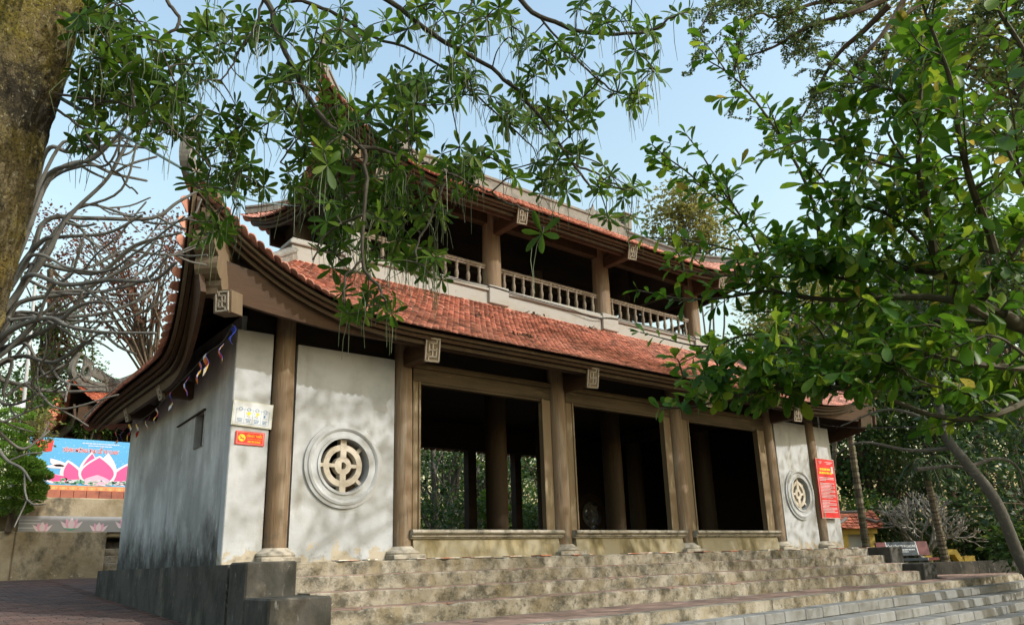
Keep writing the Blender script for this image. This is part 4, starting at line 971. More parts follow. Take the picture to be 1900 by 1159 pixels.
for k in range(7):
    x = -1.7+k*.68; y = -.19 if k % 2 == 0 else -.12; s = 1.0 if k % 2 else .85
    for (dx, ln, w, h, mm, lf) in ((-.12, -.16, .07, .2, PINKW, .002), (.12, .16, .07, .2, PINKW, .002), (-.05, -.09, .08, .26, PINK3, .004), (.05, .09, .08, .26, PINK3, .004), (0, 0, .085, .29, PINKW, .006)): petal(B, x+dx*s, y, w*s, h*s, ln*s, mm, lf)
    if k % 2: B.poly([(x-.2, y+.02), (x, y-.05), (x+.2, y+.02), (x, y+.005)], GRN, 'leaf_print', .007)
bb = thing('brick_strip', (1.5, 13.9, 2.0), 'terracotta brick strip under the billboard', 'wall')
BR2 = mat('strip_brick', (.36, .13, .08), .8, [dict(c=(.22, .08, .06), s=6, lo=.45, hi=.7, amt=.7)], objrnd=.15)
for k in range(18): MB().bbox((-1.0+k*.32, 13.6, 1.97), (-.688+k*.32, 14.2, 2.2), .01).build('brick', BR2, bb)
B = board('billboard', 'large blue billboard with a pink lotus and red and white lettering', (1.9, 13.95, 3.02), ux, vz, 5.6, 1.32, .06, SKYB, 'billboard')
B2 = Board(None, B.c, B.u, B.v, B.p)
sp = [(rnd.uniform(-2.7, 1.5), rnd.uniform(-.3, .62)) for _ in range(240)]
B.bars([(x, y, x+rnd.uniform(.008, .03), y+rnd.uniform(.006, .016)) for x, y in sp], mat('print_pale_blue', (.45, .68, .85), .5), 'sparkles', .002)
text('KÍNH MỪNG ĐẠI LỄ VU LAN', .15, WHITE_S, B.p, B.P(-1.25, .33, .003), B.u, B.v, bold=.012, sx=.74); text('KÍNH MỪNG ĐẠI LỄ VU LAN', .15, mat('print_red', (.65, .05, .05), .5), B.p, B.P(-1.25, .33, .006), B.u, B.v, bold=.002, sx=.74)
B.bars(scribble(-1.5, -.5, .54, .03, 9)+scribble(-1.35, -.7, .475, .028, 5), mat('print_pale', (.55, .6, .75), .5), 'small_print', .003)
B.poly([(-2.74, .26), (-2.59, .3), (-2.39, .24), (-2.24, .28), (-2.22, .58), (-2.39, .55), (-2.59, .61), (-2.74, .56)], mat('flag_red', (.75, .06, .05), .5), 'flag_print', .003)
B.poly([(-2.48+r_*math.cos(t), .42+r_*math.sin(t)) for k in range(10) for r_, t in [((.1 if k % 2 == 0 else .04), math.pi/2+k*math.pi/5)]], YEL_S, 'star_print', .006)
# lotus
cx = -1.02
for (x, y, w, h, ln) in ((cx-.62, -.62, .30, .62, -.16), (cx+.62, -.62, .30, .62, .16), (cx-.95, -.62, .36, .30, -.42), (cx+.95, -.62, .36, .3, .42)):
    petal(B, x, y, w*1.1, h*1.08, ln*1.1, PINKW, .003); petal(B, x, y+.04, w*.78, h*.9, ln, PINK2, .006)
petal(B, cx-.22, -.62, .3, .93, -.0, PINKW, .008); petal(B, cx-.2, -.6, .25, .86, -.0, PINK2, .0095); petal(B, cx+.22, -.62, .3, .93, 0, PINKW, .008)
petal(B, cx, -.64, .52, .86, 0, PINKW, .011); petal(B, cx, -.6, .46, .76, 0, PINK2, .013)
petal(B, cx, -.62, .36, .28, 0, PINK3, .015)
for (x, y, w, h, ln) in ((-2.0, -.15, .2, .22, -.25), (-2.1, -.2, .25, .12, .1)): petal(B, x, y, w, h, ln, PINKW, .0035)
lp = []; wp = []
for k in range(90): x = rnd.uniform(-2.1, .6); y = -.64+rnd.random()*.13; w = rnd.uniform(.05, .14); (lp if k % 3 else wp).append((x, y, x+w, y+w*.35))
B.bars(lp, GRN, 'leaf_print', .018); B.bars(wp, WHITE_S, 'white_print', .021)
O = board('billboard_skirt', 'orange strip of oval ornaments running below the billboard', (1.9, 13.93, 2.28), ux, vz, 5.6, .15, .05, ORN, 'banner')
O.bars([(-2.8, .045, 2.8, .06), (-2.8, -.06, 2.8, -.045)], ORN2, 'border', .002)
for k in range(22):
    m = MB(); c = O.P(-2.68+k*.24, 0, .003); n = 16
    a0 = [c+O.u*.085*math.cos(t)+O.v*.04*math.sin(t) for t in np.arange(n)*2*math.pi/n]; m.prism(a0, O.n*.001)
    m.build('oval', ORN2, O.p); m = MB().prism([c+O.n*.002+O.u*.072*math.cos(t)+O.v*.031*math.sin(t) for t in np.arange(n)*2*math.pi/n], O.n*.001); m.build('oval', ORN, O.p); m = MB().prism([c+O.n*.004+O.u*.035*math.cos(t)+O.v*.02*math.sin(t) for t in np.arange(n)*2*math.pi/n], O.n*.001); m.build('oval', ORN2, O.p)
# lamp post
p0 = at(36, 830, d=19.9); p1 = at(54, 600, d=20.2)
lpst = thing('lamp_post', (p0[0], p0[1], 2), 'slim grey post with a white floodlight behind the topiary', 'lamp post')
GALV = mat('galvanised_steel', (.42, .44, .46), .45, spec=.5)
MB().tube([(p0[0], p0[1], 1.6), p0, p1+(0, 0, 1.2)], [.055, .05, .04], 10).build('pole', GALV, lpst)
q = at(33, 762, d=19.9); MB().bbox(q-(.1, .06, .2), q+(.12, .06, .22), .03).build('floodlight', flat('lamp_white', (.75, .77, .78)), lpst)
for dz in (-.09, .1): MB().lathe([(.06, -.075), (.07, -.068), (.0, -.066)], q+(0, 0, dz), 10, axis=1).build('lens', GALV, lpst)
# the neighbouring hall whose roof corner rises behind the side eave
DRAGM = mat('dark_ridge_stone', (.12, .115, .1), .9, [dict(c=(.05, .05, .045), s=5, lo=.45, hi=.65, amt=.9), dict(c=(.22, .21, .18), s=9, lo=.6, hi=.75, amt=.6)])
HD = 25.0; tp_ = at(133, 706, d=HD); ev = at(200, 757, d=HD)
nh = thing('neighbouring_hall', (tp_[0]+5, tp_[1]+3, 2), 'neighbouring temple hall showing one tiled roof corner with a stone dragon behind the left eave', 'temple hall')
hx0, hx1, hy0, hy1, hz = tp_[0], tp_[0]+11, tp_[1], tp_[1]+7, ev[2]
cH = [(hx0, hy0, tp_[2]), (hx1, hy0, tp_[2]), (hx1, hy1, tp_[2]), (hx0, hy1, tp_[2])]
tH = [(hx0+3.4, (hy0+hy1)/2, hz+2.4), (hx1-3.4, (hy0+hy1)/2, hz+2.4), (hx1-3.4, (hy0+hy1)/2+.01, hz+2.4), (hx0+3.4, (hy0+hy1)/2+.01, hz+2.4)]
SH, dh = make_roof(nh, 'roof', cH, ((hy0+.2, hz), (hx1-.3, hz), (hy1-.2, hz), (hx0+.3, hz)), tH, hz, 2.4, 2.5, pitch=.15, row=.13, mtile=TILE2)
hip(SH, dh, nh, 0, [(hx0-.05, hy0-.06, tp_[2]+.3), (hx0-.0, hy0-.05, tp_[2]+.65), (hx0+.1, hy0-.0, tp_[2]+.92), (hx0+.22, hy0, tp_[2]+.95)], w=.12, h=.34, mt=DRAGM)
hip(SH, dh, nh, 1, None); fascia(SH[0], .03, .97, lambda x, y: hz-.32, .12, nh); fascia(SH[3], .03, .97, lambda x, y: hz-.32, .12, nh)
for k in range(5): MB().lathe([(.17, 2.0), (.17, hz)], (hx0+1.2+k*2.1, hy0+1.2, 0), 10).build('column', WOODB, nh)
MB().box((hx0+1.1, hy0+1.5, 2), (hx1-1.1, hy0+1.7, hz+.3)).build('wall', DARKW, nh)
q = MB(); dd = nrm((1, 1, .25)); c = np.array((hx0+.42, hy0+.3, tp_[2]+.12)); sd_ = nrm(np.cross(dd, (0, 0, 1)))
sp = [c+dd*(.2*math.cos(t)*(1-t/16))+np.array((0, 0, .3+.24*math.sin(t)*(1-t/16))) for t in np.linspace(-2.4, 4.6, 26)]
q.tube(sp, np.linspace(.11, .04, 26), 8)
for k in range(6): a = c+dd*(-.16+.08*k)+np.array((0, 0, .5+.04*(k % 2))); q.prism([a-sd_*.04, a+dd*.08-sd_*.04, a+dd*.02+np.array((0, 0, .36-.04*k))-sd_*.04], sd_*.08)
for k in range(12): a = c+dd*(.3+.1*k)+np.array((0, 0, .32-.025*k)); q.prism([a-sd_*.05, a+dd*.13-sd_*.05, a+dd*.17+np.array((0, 0, .2-.006*k))-sd_*.05], sd_*.1); q.lathe([(.02, -.05), (.1, -.04), (.1, .04), (.02, .05)], a-(0, 0, .05), 8, axis=1)
q.build('ridge_dragon', DRAGM, nh)
# small roofs beyond the billboard
nb = thing('small_pavilion', (2.2, 19, 3.0), 'small dark pavilion with a tiled roof behind the billboard', 'pavilion')
a = at(108, 745, d=28); b = at(208, 800, d=28)
z1 = b[2]
cF = [(a[0]+.1, a[1]-.2, a[2]+.15), (a[0]+7, a[1]-.2, a[2]+.15), (a[0]+7, a[1]+5, a[2]+.15), (a[0]+.1, a[1]+5, a[2]+.15)]
zt = a[2]-.75; WL[nb] = np.array((2.2, 19, 3.0))
SN, dk = make_roof(nb, 'roof', cF, ((a[1], zt), (a[0]+6.7, zt), (a[1]+4.8, zt), (a[0]+.4, zt)), [(a[0]+2, a[1]+2.4, zt+1.3), (a[0]+5, a[1]+2.4, zt+1.3), (a[0]+5, a[1]+2.41, zt+1.3), (a[0]+2, a[1]+2.41, zt+1.3)], zt, 2.2, 2.5, pitch=.2, row=.18, mtile=TILE2)
hip(SN, dk, nb, 0, [(a[0]-.0, a[1]-.3, a[2]+.25), (a[0]-.05, a[1]-.35, a[2]+.45)], w=.1, h=.22); hip(SN, dk, nb, 1, None)
fascia(SN[0], .04, .96, lambda x, y: zt-.25, .1, nb)
for k in range(4): MB().lathe([(.13, 2.0), (.13, zt)], (a[0]+1+k*1.6, a[1]+.7, 0), 10).build('column', WOODB, nb)
MB().box((a[0]+.9, a[1]+3.5, 2), (a[0]+6, a[1]+3.7, zt+.3)).build('rear_wall', DARKW, nb)
rh = at(95, 770, d=44); rh2 = at(175, 770, d=44); rhz = at(130, 725, d=46)[2]
t = thing('red_roofed_house', (rh[0], rh[1], 3), 'distant house with a plain salmon red tiled roof behind the lamp post', 'house')
m = MB(); x0, x1, y0 = rh[0]-1.5, rh[0]+5, rh[1]
MB().box((x0+.3, y0+.4, 2), (x1-.3, y0+5, rh[2])).build('wall', mat('house_wall', (.5, .42, .3), .85), t)
m.prism([(x0, y0, rh[2]-.1), (x0, y0+2.7, rhz+.3), (x0, y0+5.4, rh[2]-.1)], (x1-x0, 0, 0)); ro = m.build('roof', TILE2, t)
tvh, tfh = tile_template(.3, .4); Mh = []
dn = nrm((0, -2.7, rh[2]-rhz-.4)); nn = nrm(np.cross((1, 0, 0), -dn)); nn = nn if nn[2] > 0 else -nn
for j in range(14):
    for i in range(21):
        p = np.array((x0+.15+i*.3+(.15 if j % 2 else 0), y0, rh[2]-.08))-dn*j*.24+nn*.02; Mh.append(np.column_stack([(1, 0, 0), dn, nn, p]))
V, F = scatter(tvh, tfh, np.array(Mh)); tag(link('roof_tiles', mesh('roof_tiles', V-WL[t], F), TILE2, ro, WL[t]), kind='stuff')

# ================================================================== vegetation
def leaf_shape(prof, fold=.18, curve=.12):
    """leaf along +Y of unit length; prof = [(y, halfwidth)]"""
    V = []; F = []
    for y, w in prof:
        z = -curve*y*y
        V += [(-w, y, z+fold*w), (0, y, z), (w, y, z+fold*w)]
    for i in range(len(prof)-1):
        a = 3*i; F += [(a, a+1, a+4, a+3), (a+1, a+2, a+5, a+4)]
    return np.array(V, float), np.array(F)
LA = leaf_shape([(0, .012), (.12, .03), (.35, .10), (.62, .155), (.82, .14), (.94, .085), (1, .012)])       # oblong, whorled
LB = leaf_shape([(0, .012), (.15, .05), (.42, .15), (.68, .215), (.86, .19), (.96, .10), (1, .015)], .22, .16)  # obovate
_pa = [(0, .012), (.12, .03), (.35, .10), (.62, .155), (.82, .14), (.94, .085), (1, .012)]; _pb = [(0, .012), (.15, .05), (.42, .15), (.68, .215), (.86, .19), (.96, .10), (1, .015)]
LA = [leaf_shape(_pa, f, c) for f, c in ((.15, .02), (.3, .14), (.1, .3), (.45, .22))]
LB = [leaf_shape(_pb, f, c) for f, c in ((.15, .03), (.35, .16), (.1, .32), (.5, .25))]
LQ = (np.array([(-.02, 0, 0), (-.28, .45, .06), (0, 1, -.05), (.28, .45, .06), ], float), np.array([(0, 1, 2, 3)]))
LQ = (np.array([(0, 0, 0), (-.3, .45, .07), (0, 1, -.08), (.3, .45, .07)], float), np.array([(0, 3, 2, 1)]))
def perp(D, Nn):
    S = norm_rows(np.cross(D, Nn)); return S, norm_rows(np.cross(S, D))
def rand_dirs(n): return norm_rows(rng.normal(size=(n, 3)))
def leaves_obj(parent, name, shape, P, D, Nn, S, m, nparts=0, partname='leaf', stuffname='foliage', far=None):
    shapes = shape if isinstance(shape, list) else [shape]
    X, Z = perp(D, Nn); M = frames(P, X*(rng.uniform(.82, 1.15, len(P))[:, None] if len(shapes) > 1 else 1), D, Z, S); pick = rng.integers(0, len(shapes), len(P))
    if nparts:
        d = np.linalg.norm(P-CAM, axis=1)/S; v = P-CAM; dep = v@_f; px = 950+FPX*(v@_r)/dep; py = CY-FPX*(v@_u)/dep
        d = d+np.where((dep < .2) | (px < 0) | (px > 1900) | (py < 0) | (py > 1159), 1e6, 0)
        o = np.argsort(d); mes = []
        for q in shapes: me = mesh('leaf', *q, True); me.materials.append(m); mes.append(me)
        for k in o[:nparts]: place(partname, mes[pick[k]], M[k], parent)
        M = M[o[nparts:]]; pick = pick[o[nparts:]]
    VV = []; FF = []; n0 = 0
    for q, sh_ in enumerate(shapes):
        if not np.any(pick == q): continue
        V, F = scatter(sh_[0], sh_[1], M[pick == q]); VV.append(V); FF.append(F+n0); n0 += len(V)
    if not VV: return None
    V, F = np.concatenate(VV), np.concatenate(FF)
    return tag(link(stuffname, mesh(stuffname, V-WL[parent], F, True), m, parent, WL[parent]), kind='stuff')
# ---------------------------------------------------------------- generic trees further off
def crown_points(blobs, per, spread):
    P = []; D = []; C = []
    for (c, rad, ncl) in blobs:
        c = np.array(c, float); rad = np.broadcast_to(np.array(rad, float), (3,))
        dirs = rand_dirs(ncl); rr = rng.uniform(.35, 1.0, ncl)**.6
        cl = c+dirs*rad*rr[:, None]; C.append(cl)
        n = rng.poisson(per, ncl)
        for q, k in zip(cl, n):
            sp_ = spread*rng.uniform(.6, 1.3); o = rng.normal(size=(k, 3))*sp_*np.array((1, 1, .6))
            P.append(q+o); D.append(norm_rows(o+rng.normal(size=(k, 3))*.5*sp_+(q-c)*.15+np.array((0, 0, -.25*sp_))))
    return np.concatenate(P), np.concatenate(D), np.concatenate(C)
def tree(name, label, cat, base, top, r0, blobs, per, spread, size, lm, bk, group=None, nlimb=26, bend=.3, nfrom=.35):
    base = np.array(base, float); top = np.array(top, float); t = thing(name, base, label, cat, group)
    L0 = np.linalg.norm(top-base); j = rng.normal(size=(2, 3))*bend*L0*.06
    tp = bez([base-(0, 0, .3), base+(top-base)*.35+j[0], base+(top-base)*.7+j[1], top], 6); rr = np.linspace(r0, r0*.35, len(tp))
    MB().tube(tp, rr, 9).build('trunk', bk, t, smooth=True)
    P, D, Cl = crown_points(blobs, per, spread); m = MB()
    idx = rng.permutation(len(Cl))[:nlimb]; n0 = int(len(tp)*nfrom)
    for i in idx:
        q = Cl[i]; k = n0+rng.integers(0, len(tp)-n0); b = tp[k]
        mid = (b+q)/2+np.array((0, 0, .12*np.linalg.norm(q-b)))+rng.normal(size=3)*.06*np.linalg.norm(q-b)
        m.tube(bez([b, mid, q], 3), np.linspace(rr[k]*.5, .012, 7), 5)
    m.build('branches', bk, t, smooth=True)
    Nn = norm_rows(rng.normal(size=(len(P), 3))*.6+np.array((0, 0, 1)))
    leaves_obj(t, 'crown', LQ, P, D, Nn, size*rng.uniform(.6, 1.3, len(P)), lm, stuffname='foliage')
    return t
def ground_at(p, z=None): return np.array((p[0], p[1], -.8+min(.047*max(p[1], 0), 1.2) if z is None else z))
def spot(px, py, d): return at(px, py, d=d)
bgt = [  # px, py of crown centre, distance, crown radii, clumps, leaf, material, bark, trunk radius, label
    (1268, 415, 36, (1.9, 1.9, 1.7), 110, .20, LEAF_YG, GREYB, .16, 'yellow green tree rising behind the right end of the upper roof'),
    (1475, 575, 34, (2.3, 2.3, 2.2), 110, .20, LEAF_YG, GREYB, .16, 'pale yellow green tree seen through the shrub beside the upper eave'),
    (1590, 800, 32, (2.6, 2.6, 2.8), 190, .22, LEAF_G, BROWNB, .2, 'mid green tree right behind the little yellow shrine'),
    (1700, 640, 34, (3.4, 3.2, 2.6), 180, .24, LEAF_D, BROWNB, .24, 'dark broad tree above the frangipani at the right'),
    (1850, 700, 30, (3.2, 3.0, 2.6), 190, .22, LEAF_D, BROWNB, .24, 'dark tree at the right edge behind the leaning trunk'),
    (1830, 480, 26, (2.8, 2.6, 2.0), 130, .20, LEAF_G, BROWNB, .2, 'tall green tree high at the right edge'),
    (1660, 905, 36, (2.4, 2.2, 2.0), 130, .22, LEAF_D, BROWNB, .18, 'dense dark tree low behind the stone bench'),
    (1960, 860, 26, (2.4, 2.4, 2.6), 130, .2, LEAF_D, BROWNB, .2, 'dark tree cut by the right edge of the view'),
    (1600, 560, 40, (3.6, 3.4, 3.0), 170, .26, LEAF_G, BROWNB, .24, 'big green tree in the middle of the wood right of the roof'),
    (1770, 560, 38, (3.6, 3.2, 3.0), 170, .26, LEAF_D, BROWNB, .24, 'big dark tree of the wood behind the shrub'),
    (1900, 560, 34, (3.2, 3.0, 3.0), 150, .24, LEAF_D, BROWNB, .24, 'big dark tree of the wood cut by the right edge'),
    (1750, 800, 44, (4.2, 3.6, 3.4), 190, .28, LEAF_D, BROWNB, .24, 'deep green tree far back in the wood'),
    (1420, 700, 42, (3.6, 3.0, 3.2), 160, .24, LEAF_G, BROWNB, .22, 'green tree hidden mostly by the right wing of the pavilion')]
for (px, py, d, rad, ncl, ls, lm, bk, r0, lab) in bgt:
    c = spot(px, py, d); b = ground_at(c)
    bl = [(c, rad, ncl)]+[(c+rng.normal(size=3)*np.array(rad)*.55, np.array(rad)*.55, ncl//4) for _ in range(4)]
    tree('tree', lab, 'tree', b, c+(0, 0, rad[2]*.4), r0, bl, 22, .26*rad[0]/2.6+.05, ls, lm, bk, 'trees of the wood behind the pavilion')
# undergrowth on the right and behind
sh = [(1600, 960, 27, 1.0, LEAF_G), (1660, 1000, 30, .8, LEAF_D), (1815, 1000, 26, 1.1, LEAF_G), (1860, 975, 26, 1.5, LEAF_D), (1905, 1010, 17, .45, LEAF_G), (1720, 1025, 29, .7, LEAF_YG), (1850, 1025, 25, .7, LEAF_D), (1930, 930, 18, 1.4, LEAF_D), (1780, 930, 28, 1.8, LEAF_D), (1680, 850, 30, 1.9, LEAF_D), (1870, 850, 23, 1.8, LEAF_D)]
shl = ['green bush beside the yellow shrine', 'dark bush behind the bench backrest', 'large green bush behind the yellow garden wall', 'dark leafy bush under the leaning trunk', 'low bush at the foot of the leaning trunk', 'yellow green bush glimpsed under the bench seat', 'low dark plant behind the kerb wall', 'dark bush at the right edge', 'deep shaded bush behind the frangipani', 'dark bush between the two areca palms', 'shaded bush high behind the leaning trunk']
for (px, py, d, r_, lm), lab in zip(sh, shl):
    c = spot(px, py, d); b = ground_at(c); 
    tree('bush', lab, 'bush', b, c, .05, [(c, (r_*1.2, r_*1.2, r_), int(45*r_)+25)], 20, .2, .17, lm, BROWNB, 'bushes below the wood', nlimb=14, nfrom=.1)
# garden seen through the open bays
gd = [(800, 900, 27, 1.5, LEAF_D, .14, GREYB), (842, 860, 31, 1.9, LEAF_G, .26, GREYB), (895, 880, 34, 1.8, LEAF_D, .12, GREYB), (960, 900, 33, 1.7, LEAF_G, .1, GREYB), (1000, 880, 30, 1.5, LEAF_D, .12, BROWNB), (620, 870, 30, 2.0, LEAF_G, .16, GREYB), (930, 800, 38, 3.0, LEAF_D, .2, BROWNB), (720, 860, 34, 2.4, LEAF_D, .2, BROWNB)]
gl = ['dark shrubby tree at the left of the open bay', 'tree with a thick grey leaning trunk seen through the open bay', 'thin dark tree in the middle of the open bay', 'light green tree seen between the inner columns', 'dark tree at the right of the open bay', 'green tree glimpsed through the left round window', 'tall dark tree far behind the open bay', 'dark tree behind the white left wall']
for (px, py, d, r_, lm, r0, bk), lab in zip(gd, gl):
    c = spot(px, py, d); b = ground_at(c, -.5); c = c+(0, 0, .9)
    tree('garden_tree', lab, 'tree', b, c+(0, 0, r_), r0, [(c+(0, 0, .3), (r_, r_, r_), int(40*r_)), (c-(0, 0, .9), (r_*.8, r_*.8, .8), int(10*r_))], 16, .2, .17, lm, bk, 'garden trees behind the pavilion', nlimb=18, nfrom=.25)
for k, (px, py, d, r_) in enumerate(((790, 930, 44, 3.2), (850, 930, 48, 3.4), (910, 930, 46, 3.2), (970, 930, 50, 3.6), (1030, 920, 46, 3.4), (700, 900, 46, 3.4), (600, 900, 42, 3.2), (1100, 900, 50, 3.4))):
    c = spot(px, py, d)+(0, 0, .6)
    tree('garden_tree', 'dark leafy tree deep in the garden, '+['left of', 'just left of', 'in the middle of', 'right of middle in', 'at the right of', 'hidden left of', 'far left of', 'far right of'][k]+' the open bay', 'tree', ground_at(c, -.5), c+(0, 0, r_), .14, [(c, (r_, r_, r_*.9), 120), (c-(0, 0, 2), (r_, r_, 1), 50)], 22, .34, .26, LEAF_D if k % 2 else LEAF_G, GREYB, 'garden trees behind the pavilion', nlimb=14, nfrom=.3)
for (px, py, d, lab) in ((868, 950, 24, 'bushy plant low in the open bay'), (800, 965, 22, 'green plant in the lower left of the open bay'), (990, 965, 24, 'leafy plant in the lower right of the open bay')):
    c = spot(px, py, d); tree('garden_bush', lab, 'bush', ground_at(c, -.5), c, .04, [(c, (.7, .7, .6), 40)], 18, .14, .13, LEAF_G, BROWNB, 'bushes seen through the open bay', nlimb=10, nfrom=.1)
def topiary(c, tiers, label):
    b = np.array((c[0], c[1], c[2])); t = thing('topiary_tree', b, label, 'topiary')
    top = max(z for _, _, z, _ in tiers)
    MB().tube(bez([b, b+(.05, .02, top*.4), b+(-.04, 0, top)], 6), np.linspace(.08, .03, 13), 7).build('trunk', BROWNB, t)
    for (dx, dy, z, r_) in tiers:
        n = int(4200*r_**2)+300; d = rand_dirs(n); d[:, 2] = np.abs(d[:, 2])*np.where(rng.random(n) < .8, 1, -.5)
        P = b+np.array((dx, dy, z))+d*np.array((r_, r_, r_*.36))*rng.uniform(.86, 1.04, n)[:, None]
        D = norm_rows(d+rng.normal(size=(n, 3))*.5+(0, 0, .3)); 
        tag(leaves_obj(t, 'pad', LQ, P, D, rand_dirs(n), np.full(n, .075), LEAF_T, stuffname='leaf_pad'))
    return t
c = spot(18, 960, 19.3); c[2] = 1.0
tp = []
for (px, py, r_) in ((30, 925, .62), (25, 905, .75), (55, 882, .5), (15, 870, .8), (22, 838, .62), (20, 800, .5), (30, 770, .4), (75, 884, .26), (8, 945, .6), (48, 915, .42), (40, 862, .5), (5, 815, .5)):
    q = spot(px, py, 19.3)-c; tp.append((q[0], q[1], q[2], r_))
topiary(c, tp, 'bright green clipped tree in rounded tiers at the left edge')
c = spot(915, 985, 25); c[2] = -.4; tp = []
for (px, py, r_) in ((915, 960, .5), (918, 945, .55), (912, 930, .5), (916, 915, .4)):
    q = spot(px, py, 25)-c; tp.append((q[0], q[1], q[2], r_))
topiary(c, tp, 'small clipped tree in tiers seen through the middle of the open bay')
yb_ = spot(68, 800, 20.1); tree('bush', 'yellow leaved bush at the left end of the billboard', 'bush', (yb_[0], yb_[1], 1.9), yb_, .04, [(yb_, (.3, .3, .7), 40)], 20, .12, .1, LEAF_YG, BROWNB, nlimb=12, nfrom=.1)
# russet trees at the left
for (bx, d, blobs, lm, lab, r0) in ((75, 27, ((170, 500, 1.9, 70), (260, 470, 1.6, 60), (320, 520, 1.5, 50), (110, 430, 1.2, 36), (250, 580, 1.3, 34), (330, 430, .9, 24)), LEAF_R, 'russet leaved tree spreading behind the bare frangipani', .16),
                                (88, 29, ((60, 560, 1.6, 60), (110, 650, 1.3, 60), (150, 700, 1.0, 40), (60, 700, 1.2, 40)), LEAF_G, 'dark trunked tree with thin green foliage behind the lamp post', .3)):
    base = spot(bx if lm is LEAF_G else 350, 800, d); base[2] = 2.0
    top = spot(bx+5 if lm is LEAF_G else 240, 500 if lm is LEAF_G else 520, d); bl = []
    for (px, py, r_, n) in blobs: bl.append((spot(px, py, d+rng.uniform(-1, 1)), r_, n))
    tree('tree', lab, 'tree', base, top, r0, bl, 13 if lm is LEAF_R else 18, .2, .15, lm, BROWNB, 'trees on the terrace at the left', nlimb=60, nfrom=.3)
for (px, py, d, r_, lab) in ((30, 720, 27, .9, 'leafy green bush beside the lamp post'), (175, 790, 26, .5, 'small green bush above the billboard'), (60, 740, 24, .6, 'spiky green plant behind the topiary')):
    c = spot(px, py, d); tree('bush', lab, 'bush', (c[0], c[1], 2), c, .04, [(c, (r_*1.2, r_, r_*.8), int(60*r_)+14)], 18, .16, .13, LEAF_G, BROWNB, 'bushes on the terrace at the left', nlimb=12, nfrom=.1)
# ---------------------------------------------------------------- palms
def palm(base, top, r0, fr, lab, flen=1.5):
    t = thing('areca_palm', base, lab, 'palm', 'areca palms at the right')
    base = np.array(base); top = np.array(top)
    tp = bez([base-(0, 0, .2), base+(top-base)*.5+(.05, .03, 0), top], 24); n = len(tp)
    m = MB(); rr = np.where(np.arange(n) % 2 == 0, r0*1.1, r0*.93)*np.linspace(1.15, .85, n); m.tube(tp, rr, 10); m.build('trunk', RINGB, t)
    MB().tube([top-(0, 0, .02), top+(0, 0, .25), top+(0, 0, .5)], [r0*1.1, r0*1.25, r0*.5], 10).build('crown_shaft', LEAF_P, t, smooth=True)
    for k in range(fr):
        a = 2*math.pi*k/fr+rng.uniform(-.3, .3); el = rng.uniform(.25, 1.2); L = flen*rng.uniform(.8, 1.15); h = np.array((math.cos(a), math.sin(a), 0))
        ra = np.array([top+(0, 0, .42)+h*L*(s*math.cos(el)*.6+.4*s)+np.array((0, 0, L*(s*math.sin(el)-(.5+.35*math.cos(el))*1.5*s**2.2))) for s in np.linspace(0, 1, 11)])
        f_ = MB().tube(ra, np.linspace(.025, .006, 11), 5).build('frond', STEMB, t)
        ss = np.linspace(.12, 1, 34); P = np.array([np.interp(ss, np.linspace(0, 1, 11), ra[:, i]) for i in range(3)]).T
        tg = norm_rows(np.gradient(P, axis=0)); sd = norm_rows(np.cross(tg, (0, 0, 1)))
        Pp = np.concatenate([P, P]); D = norm_rows(np.concatenate([tg*.7+sd, tg*.7-sd])+np.array((0, 0, -.45))+rng.normal(size=(68, 3))*.08)
        S = np.concatenate([.5*np.sin(np.pi*(.15+.8*ss))]*2)*flen/1.5
        thin = (LQ[0]*np.array((.16, 1, 1)), LQ[1]); X, Z = perp(D, np.repeat(np.array([[0, 0, 1.]]), 68, 0)+rng.normal(size=(68, 3))*.2)
        V, F = scatter(*thin, frames(Pp, X, D, Z, S)); tag(link('leaflets', mesh('leaflets', V-WL[f_], F), LEAF_P, f_, WL[f_]), kind='stuff')
b1 = at(1607, 1012, d=22.5); b1[2] = -.8
palm(b1, at(1572, 770, d=22.5), .10, 9, 'areca palm with a ringed trunk leaning behind the yellow shrine', 1.3)
b2 = at(1758, 1050, d=21.8); b2[2] = -.75
palm(b2, at(1722, 890, d=21.8), .105, 10, 'areca palm standing just behind the right end of the bench', 1.15)
b3 = at(1680, 1010, d=26); palm((b3[0], b3[1], -.8), at(1672, 985, d=26), .07, 9, 'short young palm fanning out behind the bench', 1.5)
b4 = at(1530, 1000, d=30); palm((b4[0], b4[1], -.8), at(1552, 760, d=29), .09, 9, 'areca palm partly hidden by the right wing of the roof', 1.4)
pt = at(968, 900, d=30); 
t = thing('areca_palm', (*at(962, 990, d=30)[:2], -.5), 'slim white ringed palm trunk standing beyond the rear bay', 'palm', 'areca palms at the right')
MB().tube(bez([WL[t], at(960, 930, d=30), at(957, 800, d=30)+(0, 0, 1.5)], 14), np.where(np.arange(29) % 2 == 0, .10, .088), 9).build('trunk', PALEB, t)
# ---------------------------------------------------------------- leaning trunk
lt = thing('leaning_tree', at(1935, 1110, d=15), 'tree with a smooth grey trunk leaning left across the right background', 'tree')
tp = bez([at(1960, 1130, d=15), at(1900, 1050, d=15), at(1848, 930, d=15), at(1795, 860, d=15.2), at(1752, 800, d=15.5), at(1735, 700, d=16), at(1700, 560, d=16.5)], 6)
MB().tube(tp, np.linspace(.125, .07, len(tp)), 12).build('trunk', GREYB, lt, smooth=True)
m = MB()
for pts in (((1752, 800), (1700, 770), (1640, 760), (1560, 790)), ((1770, 830), (1690, 835), (1600, 820), (1545, 845)), ((1735, 700), (1780, 600), (1830, 520)), ((1700, 870), (1780, 865), (1830, 890)), ((1800, 865), (1850, 850), (1890, 870), (1910, 950))):
    m.tube(bez([at(x, y, d=15.4+.2*i) for i, (x, y) in enumerate(pts)], 5), np.linspace(.05, .012, 5*(len(pts)-1)+1), 6)
